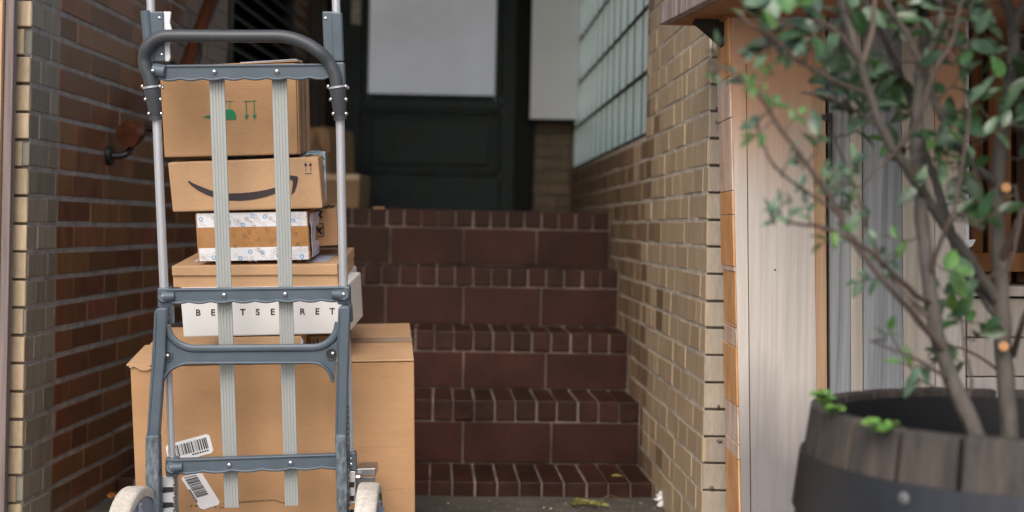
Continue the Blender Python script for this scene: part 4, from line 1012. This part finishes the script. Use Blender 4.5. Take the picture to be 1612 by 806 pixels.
# ------------------------------------------------------------------ wooden kiosk on the right
ks = thing('wooden_kiosk', 'weathered wooden kiosk built against the brick facade behind the barrel planter', 'kiosk', P(1380, 900, 3.02))
def board(name, mat, corners, d, depth, parent=ks, bevel=.002):
    mb = MB(); q = [P(x, y, d) for (x, y) in corners]; mb.hexa(q + [p + Vector((0, depth, 0)) for p in q]); return mb.build(name, mat, parent, bevel=bevel)
KD = 3.0
def plankcol(name, mat, x0t, x1t, x0b, x1b, yt=26, yb=905, d=KD, depth=.02): return board(name, mat, [(x0t, yt), (x1t, yt), (x1b, yb), (x0b, yb)], d, depth)
o = plankcol('pale_board', 'board', 1150, 1278, 1169, 1290)
mb = MB(); q = [P(1204, 27, KD - .0006), P(1205.2, 27, KD - .0006), P(1186, 905, KD - .0006), P(1184.5, 905, KD - .0006)]
q = [P(1174, 100, KD - .0006), P(1175, 100, KD - .0006), P(1183.5, 905, KD - .0006), P(1182, 905, KD - .0006)]; mb.prism(q, Vector((0, -.0003, 0)))
mb.dome(P(1220, 425, KD), .0022, (0, -1, 0), .4); mb.build('crack', 'darkb', o)
# orange end grain of the side board, running back to the bricks
mb = MB(); mp_ = MB(); re = random.Random(4)
ys = [27, 120, 185, 300, 338, 420, 428, 512, 517, 547, 640, 700, 724, 905]
for i in range(len(ys) - 1):
    y0, y1 = ys[i] + .7, ys[i + 1] - .7; j = re.uniform(-.0012, .0012)
    xa = 1150 + (y0 - 27) * (19 / 878.); xb = 1150 + (y1 - 27) * (19 / 878.)
    q = [P(xa, y0, KD), P(xb, y1, KD), P(xb, y1, KD) + Vector((j - .0003, .17, 0)), P(xa, y0, KD) + Vector((j - .0003, .17, 0))]
    (mb if i in (0, 3, 4, 6, 7, 9, 12) else mp_).prism([p + Vector((-.0005, .001, 0)) for p in q], Vector((-.0035 + j, 0, 0)))
so = mb.build('side_board', 'edge', ks, bevel=.001); build_each(mp_, 'worn_patch', 'edge_p', so, bevel=.001)
plankcol('orange_batten', 'orange', 1278.6, 1299, 1290.6, 1304, d=KD - .006, depth=.024)
plankcol('backing_board', 'darkb', 1290, 1530, 1300, 1530, d=KD + .03, depth=.01)
plankcol('grey_board', 'greyb', 1304, 1337, 1308, 1341, d=KD + .004)
plankcol('pink_board', 'pinkb', 1337.5, 1356, 1341.5, 1360, d=KD + .003)
plankcol('grey_board', 'greyb', 1357, 1418, 1361, 1424, d=KD + .005)
plankcol('pink_board', 'pinkb', 1419, 1470, 1425, 1474, d=KD + .003)
plankcol('pale_board', 'board', 1471, 1519, 1475, 1521, d=KD + .002)
mb = MB(); mb.box(P(1298, 185, KD - .01), .006, .004, .006); mb.tube([P(1308, 178, KD - .006), P(1308, 262, KD - .006)], .003, 8); mb.build('bolt', 'iron', ks)
# serving hatch
board('hatch_frame', 'whitep', [(1520, 10), (1525, 10), (1526, 440), (1521, 440)], KD - .006, .03)  # white strip stands in for the gleam along the frame's edge
board('hatch_back', 'darkb', [(1450, -40), (1800, -40), (1800, 470), (1450, 470)], 3.19, .01)
for (x0, x1, m_, dd) in ((1524, 1548, 'brownb', 3.12), (1556, 1592, 'brownb', 3.1), (1600, 1640, 'darkb', 3.13), (1537, 1575, 'orange', 3.165)): board('inner_board', m_, [(x0, -40), (x1, -40), (x1, 445 if m_ != 'orange' else 82), (x0, 445 if m_ != 'orange' else 82)], dd, .015)
board('low_shelf', 'brownb', [(1523, 398), (1700, 398), (1700, 428), (1523, 428)], KD + .06, .10)
board('sill', 'pinkb', [(1521, 450), (1760, 452), (1760, 468), (1521, 466)], KD - .03, .12)
for k, y in enumerate((470, 532, 594, 656, 718, 780, 842)): board('lower_board', ('pinkb', 'pinkb', 'board')[k % 3], [(1523, y), (1760, y), (1760, y + 60), (1523, y + 60)], KD + .002, .02)
mb = MB(); mb.prism([P(1519, 378, KD - .02), P(1536, 377, KD - .02), P(1531, 387, KD - .02), P(1519, 393, KD - .02)], Vector((0, .01, 0))); tag(mb.build('paper_card', 'whitep'), 'small white card tucked on the kiosk hatch frame', 'paper card')
# canopy
zc = P(1053, 40, 3.15).z
ca = P(1053, 40, 3.17); cbp = Vector((.62, 1.45, zc))
mb = MB(); q = [ca, Vector((2.2, 3.2, zc)), Vector((2.2, 1.45, zc)), cbp]; mb.hexa([p + Vector((0, 0, .012)) for p in q] + q); mb.build('canopy_underside', 'orange_t', ks, bevel=.001)
dirf = (cbp - ca).normalized(); nf = Vector((dirf.y, -dirf.x, 0)); nf = nf if nf.x < 0 else -nf
mb = MB(); L_ = (cbp - ca).length; s = 0; rf = random.Random(8)
q = [ca + nf * .022, cbp + nf * .022, cbp + nf * .022 + Vector((0, 0, .046)), ca + nf * .022 + Vector((0, 0, .046))]; mb.hexa(q + [p - nf * .021 for p in q])
mb.build('fascia_board', 'fasc', ks, bevel=.0025)
mb = MB(); mb.prism([P(1094, 31, 3.06), P(1150, 29, 3.06), P(1150, 80, 3.06), P(1137, 68, 3.06)], Vector((0, .05, 0))); mb.build('canopy_bracket', 'iron', ks)
mb = MB(); mb.prism([P(1140, 20, KD - .01), P(1800, 20, KD - .01), P(1800, 27, KD - .01), P(1140, 27, KD - .01)], Vector((0, .12, 0))); mb.build('top_rail', 'orange_t', ks)
mb = MB(); mb.prism([P(1330, -20, KD - .05), P(1520, -20, KD - .05), P(1520, 12, KD - .05), P(1330, 12, KD - .05)], Vector((0, .05, 0))); mb.build('dark_beam', 'darkb', ks)

# ------------------------------------------------------------------ barrel planter
PC = Vector((.702, 1.87, 0)); RZ = EYE - .228
pl = thing('barrel_planter', 'half wine barrel planter with steel hoops and a leafy shrub in the right foreground', 'planter', PC)
NS = 24; mb = MB()
def brad(z): t = (RZ - z) / RZ; return .298 + .035 * math.sin(min(1, t * 1.05) * math.pi * .62)
for k in range(NS):
    a0 = 2 * math.pi * (k + .04 + .5) / NS; a1 = 2 * math.pi * (k + .96 + .5) / NS; lv = 10; vs = []; ns = 4
    for j in range(lv + 1):
        z = RZ * (1 - j / lv) - (0 if j else random.uniform(0, .003)); ro = brad(z); ri = ro - .024
        for i in range(ns + 1):
            a = lerp(a0, a1, i / ns); vs.append(PC + Vector((math.cos(a) * ro, math.sin(a) * ro, z)))
        for i in range(ns, -1, -1):
            a = lerp(a0, a1, i / ns); vs.append(PC + Vector((math.cos(a) * ri, math.sin(a) * ri, z)))
    m_ = 2 * ns + 2; fs = [(j * m_ + i, j * m_ + (i + 1) % m_, (j + 1) * m_ + (i + 1) % m_, (j + 1) * m_ + i) for j in range(lv) for i in range(m_)]
    fs += [tuple(range(m_)), tuple(range(lv * m_, lv * m_ + m_))[::-1]]; mb.add(vs, fs)
mb.build('staves', 'barrel', pl, bevel=.0025, angle=50)
def hoop(z0, z1):
    mb = MB(); n = 72; vs = []
    for k in range(n):
        a = 2 * math.pi * k / n
        for (z, dr_) in ((z0, .0015), (z0, .0055), (z1, .0055), (z1, .0015)): vs.append(PC + Vector((math.cos(a), math.sin(a), 0)) * (brad(z) + dr_) + Vector((0, 0, z)))
    mb.add(vs, [(k * 4 + i, k * 4 + (i + 1) % 4, ((k + 1) % n) * 4 + (i + 1) % 4, ((k + 1) % n) * 4 + i) for k in range(n) for i in range(4)], 0, False)
    return mb.build('hoop', 'hoop', pl)
h1 = hoop(RZ - .135, RZ - .062); hoop(.06, .11); hoop(RZ - .235, RZ - .19)
mb = MB(); pp = P(1385, 792, 1.63); aa = math.atan2(pp.y - PC.y, pp.x - PC.x); rr = brad(RZ - .1) + .0055; mb.dome(PC + Vector((math.cos(aa) * rr, math.sin(aa) * rr, pp.z)), .008, (math.cos(aa), math.sin(aa), 0), .3); mb.build('rivet', 'hoop_l', h1)
mb = MB(); mb.tube([PC + Vector((0, 0, RZ - .11)), PC + Vector((0, 0, RZ - .09))], .28, 48)
mb.build('soil', 'soil', pl)
mb = MB(); n = 48
vs = [PC + Vector((math.cos(2 * math.pi * k / n) * .2725, math.sin(2 * math.pi * k / n) * .2725, z)) for z in (RZ - .1, RZ - .012) for k in range(n)]
mb.add(vs, [(k, (k + 1) % n, (k + 1) % n + n, k + n) for k in range(n)], 0, True); mb.build('liner', 'iron', pl)

# ------------------------------------------------------------------ the shrub
sh = thing('shrub', 'open branching evergreen shrub with oval leaves growing out of the barrel planter', 'shrub', Vector((P(1550, 700, 1.85).x, 1.85, RZ - .09)))
rb = random.Random(77)
limbs = [ # points (px, py, d), start and end radius in metres
    ([(1549, 720, 1.80), (1530, 668, 1.80), (1500, 600, 1.81), (1478, 540, 1.82), (1466, 470, 1.83), (1457, 390, 1.84), (1447, 300, 1.85), (1443, 220, 1.86), (1449, 130, 1.87), (1456, 60, 1.88), (1460, -20, 1.9)], .0150, .0085),
    ([(1590, 725, 1.92), (1586, 640, 1.92), (1578, 540, 1.92), (1575, 440, 1.92), (1570, 340, 1.92), (1573, 250, 1.92), (1583, 170, 1.92), (1596, 70, 1.92), (1590, 20, 1.92), (1572, -20, 1.92)], .0165, .0085),
    ([(1592, 55, 1.92), (1606, 20, 1.9), (1625, -10, 1.9)], .009, .006),
    ([(1566, 470, 1.92), (1520, 400, 1.9), (1470, 330, 1.86), (1430, 270, 1.82), (1395, 215, 1.80), (1370, 150, 1.79), (1352, 90, 1.78), (1330, 20, 1.78), (1318, -20, 1.78)], .0105, .0055),
    ([(1572, 500, 1.92), (1530, 440, 1.95), (1500, 380, 1.97), (1478, 300, 1.98), (1450, 230, 1.98), (1430, 150, 1.97), (1404, 90, 1.96), (1370, 20, 1.95), (1355, -20, 1.95)], .009, .005),
    ([(1352, 95, 1.78), (1325, 60, 1.76), (1285, 30, 1.75)], .006, .004),
    ([(1358, 95, 1.78), (1372, 50, 1.78), (1378, -10, 1.79)], .0055, .004),
    ([(1446, 120, 1.87), (1470, 70, 1.85), (1480, 30, 1.84), (1476, -15, 1.84)], .0095, .007),
    ([(1568, 290, 1.92), (1540, 265, 1.89), (1505, 225, 1.86), (1480, 180, 1.84), (1455, 110, 1.83), (1430, 60, 1.82), (1400, 10, 1.81), (1390, -20, 1.81)], .008, .0045),
    ([(1470, 480, 1.83), (1440, 462, 1.80), (1405, 430, 1.77), (1370, 395, 1.75), (1335, 375, 1.73), (1290, 355, 1.72), (1250, 350, 1.71), (1215, 340, 1.70)], .0052, .0022),
    ([(1490, 560, 1.82), (1460, 520, 1.79), (1425, 480, 1.77), (1390, 440, 1.75), (1350, 390, 1.74), (1325, 345, 1.73), (1300, 300, 1.72), (1262, 250, 1.70), (1220, 190, 1.68), (1190, 145, 1.66), (1155, 115, 1.65), (1120, 100, 1.65)], .0062, .0020),
    ([(1325, 345, 1.73), (1285, 310, 1.72), (1240, 280, 1.71), (1205, 240, 1.70), (1190, 195, 1.70)], .0032, .0016),
    ([(1462, 500, 1.80), (1420, 455, 1.84), (1385, 410, 1.86), (1360, 340, 1.88), (1340, 280, 1.89), (1310, 210, 1.9)], .0045, .002),
    ([(1498, 600, 1.81), (1460, 575, 1.78), (1420, 555, 1.76), (1370, 535, 1.75)], .0032, .0016),
    ([(1370, 150, 1.79), (1320, 130, 1.77), (1270, 105, 1.75), (1225, 70, 1.73), (1185, 40, 1.72), (1160, 15, 1.72)], .0045, .002),
    ([(1395, 215, 1.8), (1350, 175, 1.86), (1290, 150, 1.88), (1260, 145, 1.9)], .0035, .0018),
    ([(1400, 250, 1.81), (1440, 200, 1.78), (1470, 120, 1.76), (1500, 60, 1.75), (1520, -10, 1.74)], .0045, .003),
    ([(1574, 420, 1.92), (1600, 350, 1.88), (1640, 280, 1.86)], .006, .003),
    ([(1595, 560, 1.92), (1612, 500, 1.86), (1640, 440, 1.84)], .006, .004),
    ([(1586, 430, 1.85), (1598, 380, 1.84), (1606, 340, 1.84), (1598, 290, 1.83)], .004, .0022),
    ([(1464, 430, 1.83), (1480, 380, 1.8), (1505, 320, 1.78), (1520, 230, 1.77), (1528, 150, 1.76)], .0042, .002),
    ([(1580, 590, 1.92), (1540, 560, 1.95), (1500, 545, 1.98), (1460, 560, 2.0)], .003, .0015),
    ([(1515, 640, 1.81), (1530, 600, 1.85), (1520, 560, 1.87), (1512, 500, 1.88)], .0035, .0018),
    ([(1470, 610, 1.9), (1440, 590, 1.9), (1400, 520, 1.9)], .002, .001),
]
mb = MB(); ml = MB(); tips = []
for k, (pts, r0, r1) in enumerate(limbs):
    q = smooth([P(*p) for p in pts], 5); n = len(q)
    q = [p + Vector((noise.noise(p * 30) * .003, 0, noise.noise(p * 30 + Vector((5, 5, 5))) * .003)) for p in q]
    (mb if r0 > .0075 else ml).tube(q, [.78 * lerp(r0, r1, i / (n - 1)) * (1 + .10 * noise.noise(q[i] * 60)) for i in range(n)], 9)
    tips.append(q)
mb.build('trunk', 'bark', sh); ml.build('branches', 'bark_r', sh)
mb = MB(); mb.tube([P(1580, 545, 1.902), P(1580, 545, 1.895)], .0065, 12); mb.tube([P(1583, 295, 1.90), P(1584, 295, 1.895)], .0062, 12); build_each(mb, 'pruning_cut', 'cut', sh)
leaves = {'leaf_d': MB(), 'leaf_b': MB(), 'leaf_g': MB()}; tw = MB()
def leaf(mb, p, dr_, nrm, L, W):
    dr_ = dr_.normalized(); side = dr_.cross(nrm).normalized(); nrm = side.cross(dr_).normalized(); vs = []; n = 7
    for i in range(n + 1):
        t = i / n; w_ = W * .5 * math.sin(math.pi * min(1, t ** .8)) ** .75 if 0 < t < 1 else 0.0004; cv = -L * .22 * t * t
        c = p + dr_ * L * t + nrm * cv
        vs += [c - side * w_ + nrm * w_ * .30, c, c + side * w_ + nrm * w_ * .30]
    fs = []
    for i in range(n):
        for j in range(2): a = i * 3 + j; fs.append((a, a + 1, a + 4, a + 3))
    mb.add(vs, fs, 0, True)
# clusters: x, y, depth, spread px, leaves, kind weights (dark, blue, green)
cl = [(1170, 20, 1.72, 26, 6, 'bbg'), (1200, 45, 1.72, 32, 9, 'bbd'), (1240, 25, 1.74, 34, 9, 'dbg'), (1195, 75, 1.70, 22, 5, 'bdb'), (1225, 95, 1.72, 28, 6, 'ddb'), (1130, 85, 1.66, 12, 3, 'gb'),
      (1130, 112, 1.65, 14, 3, 'g'), (1165, 125, 1.66, 18, 6, 'gdb'), (1195, 145, 1.68, 20, 6, 'ggd'), (1215, 120, 1.7, 16, 4, 'dg'), (1225, 165, 1.7, 12, 3, 'g'), (1195, 185, 1.70, 16, 5, 'bbg'), (1195, 210, 1.7, 12, 3, 'gg'),
      (1285, 20, 1.76, 28, 8, 'ddb'), (1280, 60, 1.76, 26, 7, 'ddb'), (1310, 100, 1.80, 34, 10, 'dbd'), (1265, 85, 1.76, 20, 4, 'b'), (1345, 110, 1.85, 34, 10, 'ddb'), (1300, 140, 1.88, 32, 8, 'ddb'), (1340, 165, 1.88, 32, 9, 'dbd'), (1375, 190, 1.9, 30, 8, 'db'),
      (1320, 40, 1.8, 24, 6, 'dgb'), (1345, 15, 1.8, 20, 5, 'dg'), (1400, 140, 1.95, 34, 10, 'ddg'), (1420, 200, 1.95, 30, 7, 'dbg'), (1390, 100, 1.9, 24, 6, 'db'), (1285, 225, 1.7, 16, 3, 'bd'), (1240, 178, 1.72, 12, 2, 'g'),
      (1290, 275, 1.72, 28, 9, 'bbb'), (1320, 285, 1.74, 30, 9, 'bbg'), (1345, 265, 1.76, 24, 7, 'bb'), (1255, 250, 1.70, 16, 4, 'bg'), (1225, 270, 1.71, 20, 4, 'bg'), (1330, 320, 1.74, 26, 7, 'bbd'), (1250, 295, 1.71, 18, 4, 'bd'),
      (1220, 345, 1.70, 18, 5, 'ggb'), (1245, 350, 1.70, 16, 5, 'gb'), (1275, 345, 1.71, 22, 5, 'gdb'), (1300, 370, 1.72, 22, 6, 'bgg'), (1345, 370, 1.75, 20, 5, 'bd'), (1225, 325, 1.7, 12, 2, 'b'), (1395, 395, 1.76, 28, 7, 'bbg'), (1380, 430, 1.76, 24, 6, 'bb'), (1360, 345, 1.82, 22, 5, 'bd'), (1410, 370, 1.80, 20, 4, 'bg'),
      (1395, 525, 1.75, 16, 4, 'gb'), (1440, 585, 1.77, 26, 9, 'gbg'), (1470, 565, 1.85, 22, 5, 'bd'), (1510, 590, 1.88, 24, 5, 'dd'), (1485, 425, 1.8, 14, 3, 'g'), (1500, 470, 1.85, 26, 8, 'bbg'), (1495, 500, 1.86, 26, 8, 'ggd'), (1535, 515, 1.88, 26, 7, 'ddg'), (1520, 450, 1.86, 16, 4, 'b'),
      (1455, 285, 1.80, 22, 5, 'bg'), (1480, 250, 1.80, 32, 9, 'gdb'), (1470, 215, 1.82, 28, 8, 'dbb'), (1450, 180, 1.85, 22, 6, 'd'), (1430, 160, 1.9, 24, 6, 'dd'), (1500, 130, 1.78, 32, 9, 'ddb'), (1520, 90, 1.78, 30, 9, 'dbb'), (1500, 50, 1.78, 28, 9, 'ddb'), (1475, 80, 1.80, 26, 7, 'bd'), (1540, 160, 1.80, 34, 10, 'dbb'), (1545, 210, 1.82, 34, 10, 'ddb'), (1520, 270, 1.84, 32, 10, 'dbb'), (1530, 320, 1.84, 32, 9, 'dbb'), (1555, 345, 1.84, 26, 7, 'dd'), (1510, 330, 1.84, 22, 5, 'db'), (1505, 185, 1.80, 26, 7, 'db'),
      (1560, 45, 1.84, 24, 6, 'bbg'), (1575, 90, 1.85, 30, 8, 'bbd'), (1600, 140, 1.88, 30, 8, 'bdg'), (1600, 200, 1.88, 30, 8, 'bdb'), (1600, 240, 1.88, 26, 6, 'bb'), (1590, 320, 1.86, 18, 4, 'b'), (1612, 100, 1.88, 26, 8, 'db'), (1450, 15, 1.84, 30, 8, 'dd'), (1425, 40, 1.86, 28, 7, 'dd'), (1535, 15, 1.82, 24, 7, 'db'), (1610, 60, 1.88, 24, 6, 'db'), (1400, 15, 1.85, 24, 5, 'd'),
      (1630, 200, 1.88, 40, 12, 'db'), (1650, 90, 1.88, 50, 14, 'db'), (1560, -30, 1.85, 60, 18, 'db'), (1430, -40, 1.85, 70, 20, 'db'), (1300, -30, 1.8, 60, 16, 'db')]
allp = [p for q in tips for p in q]
KEY = {'d': 'leaf_d', 'b': 'leaf_b', 'g': 'leaf_g'}
for (x, y, d, spd, n, kinds) in cl:
    small = .60 if (x < 1270 and y > 60) else (.70 if y > 235 and x < 1430 else (1.35 if x < 1260 else 1.05))
    for k in range(max(1, round(n / (4.3 if x > 1420 or y < 120 else 3.6)))):
        c = P(x + rb.gauss(0, spd * .4), y + rb.gauss(0, spd * .4), d + rb.gauss(0, .025)); near = min(allp, key=lambda p: (p - c).length)
        out = c - near; out = out.normalized() if out.length > .004 else Vector((rb.uniform(-1, .3), 0, .3)).normalized()
        dr_ = (out + Vector((rb.uniform(-.7, .4), rb.uniform(-.5, .5), rb.uniform(-.1, .9)))).normalized()
        Lt = spd * .00125 * rb.uniform(.8, 1.3); bend = Vector((rb.uniform(-.4, .4), 0, rb.uniform(-.2, .5)))
        s0 = c - dr_ * Lt * .5; pts = [s0 + dr_ * Lt * t + bend * Lt * t * t * .5 for t in (0, .25, .5, .75, 1)]
        tw.tube([near, (near + s0) / 2 + Vector((0, 0, .003)), *pts], [.0016, .0014, .0013, .0011, .0010, .0008, .0006], 5, cap=False)
        nl = max(3, int(Lt / (.0095 * (.6 + .5 * small)))) ; kd0 = rb.choice(kinds)
        for i in range(nl):
            t = (i + .6) / nl; j = min(3, int(t * 4)); p = lerp(pts[j], pts[j + 1], t * 4 - j); ax = (pts[j + 1] - pts[j]).normalized()
            sd2 = ax.cross(Vector((rb.uniform(-.4, .4), -1, rb.uniform(-.3, .5)))).normalized() * (1 if i % 2 else -1)
            ld = ax * rb.uniform(.35, .9) + sd2 * rb.uniform(.6, 1) + Vector((0, rb.uniform(-.5, .5), rb.uniform(-.35, .25)))
            if i == nl - 1: ld = ax
            nrm = Vector((rb.uniform(-.5, .5), rb.uniform(-1, -.1), rb.uniform(.1, 1.1)))
            L = rb.uniform(.026, .043) * small * (1 - .35 * abs(t - .45)); kd = KEY[kd0 if rb.random() < .7 else rb.choice(kinds)]
            leaf(leaves[kd], p, ld, nrm, L, L * rb.uniform(.40, .56))
for kd, m_ in leaves.items(): m_.build('foliage', kd, sh)
tw.build('twigs', 'bark_r', sh)

# sprouts on the barrel rim
def sprout(name, label, spots, d):
    t = thing(name, label, 'weed', P(*spots[0], d), 'weeds sprouting on the planter rim'); mb = MB(); st_ = MB()
    for (x, y) in spots:
        for k in range(5):
            p = P(x + rb.uniform(-7, 7), y + rb.uniform(-6, 6), d + rb.uniform(-.012, .012)); a0 = rb.uniform(0, 6.28)
            for j in range(3):
                a = a0 + j * 2.09; leaf(mb, p, Vector((math.cos(a), math.sin(a) * .8, .25)), Vector((rb.uniform(-.2, .2), -.5, 1)), .0095, .010)
            st_.tube([p, P(x, y + 14, d)], .0006, 4, cap=False)
    mb.build('leaves', 'sprout', t); st_.build('stems', 'leaf_g', t)
sprout('clover', 'bright green clover sprouting at the left end of the barrel rim', [(1300, 628), (1306, 640), (1314, 648), (1292, 622)], 1.80)
sprout('clover', 'bright green clover sprouting on the front of the barrel rim', [(1372, 668), (1388, 673), (1404, 671)], 1.70)

# ------------------------------------------------------------------ litter at the foot of the stairs
dl = thing('wilted_leaves', 'wilted yellow green leaf sprig lying against the bottom step', 'leaf sprig', P(920, 790, 3.9)); mb = MB()
rl = random.Random(12)
def floorpt(px, py, h=.012):
    a, b = ray(px, py); t = (EYE - h) / b; return Vector((a * t, t, h))
for k in range(26):
    p = floorpt(rl.uniform(893, 948), rl.uniform(789, 795), rl.uniform(.01, .022)); a = rl.uniform(0, 6.28)
    leaf(mb, p, Vector((math.cos(a), math.sin(a) * .5, rl.uniform(-.1, .5))), Vector((rl.uniform(-.3, .3), -.4, 1)), rl.uniform(.012, .026), .013)
mb.build('leaves', 'dryleaf', dl)
mb = MB(); mb.tube(smooth([floorpt(945, 788, .02), floorpt(960, 780, .035), floorpt(980, 787, .02), floorpt(1000, 790, .01)]), .0009, 5); mb.build('stem', 'dryleaf', dl)
gr = MB(); rg = random.Random(2)
for k in range(150):
    p = floorpt(rg.uniform(660, 1050), rg.uniform(788, 806), .010); r_ = rg.uniform(.001, .0032); vs = [p + Vector((rg.uniform(-r_, r_), rg.uniform(-r_, r_), rg.uniform(0, r_))) * 1.5 for _ in range(4)]
    gr.add(vs, [(0, 1, 2), (0, 1, 3), (1, 2, 3), (0, 2, 3)])
o = gr.build('grit', 'grit'); o['kind'] = 'stuff'
pt = floorpt(1040, 797, .004); mb = MB(); rp = random.Random(3); N = 9
vs = []
for j in range(N):
    for i in range(N):
        a = 2 * math.pi * i / N; b = math.pi * j / (N - 1) - math.pi / 2; r_ = .020 * rp.choice((.35, .7, 1.0, 1.25)); vs.append(pt + Vector((math.cos(a) * math.cos(b) * r_ * .9, math.sin(a) * math.cos(b) * r_ * .8, .018 + math.sin(b) * r_ * 1.1)))
mb.add(vs, [(j * N + i, j * N + (i + 1) % N, (j + 1) * N + (i + 1) % N, (j + 1) * N + i) for j in range(N - 1) for i in range(N)])
tag(mb.build('crumpled_paper', 'whitep'), 'crumpled white paper scrap on the ground at the foot of the right wall', 'paper scrap')
mb = MB(); p = floorpt(182, 799, .01); p.y = 3.75; p = P(182, 801, 3.7); p.z = .02
for k in range(4): leaf(mb, p + Vector((rl.uniform(-.02, .02), 0, .002 * k)), Vector((rl.uniform(-1, 1), .3, .3)), Vector((0, -.5, 1)), .02, .013)
tag(mb.build('fallen_leaf', 'oleaf'), 'orange fallen leaf on the ground at the foot of the left wall', 'leaf')
mb = MB(); p = P(962, 760, 4.02); p.z = EYE - SH[0] + .003
leaf(mb, p, Vector((1, .1, .15)), Vector((0, -.4, 1)), .035, .012); tag(mb.build('fallen_leaf', 'dryleaf'), 'single dry leaf resting on the lowest brick step', 'leaf')
for o in list(bpy.data.objects):
    if '_base' in o: del o['_base']
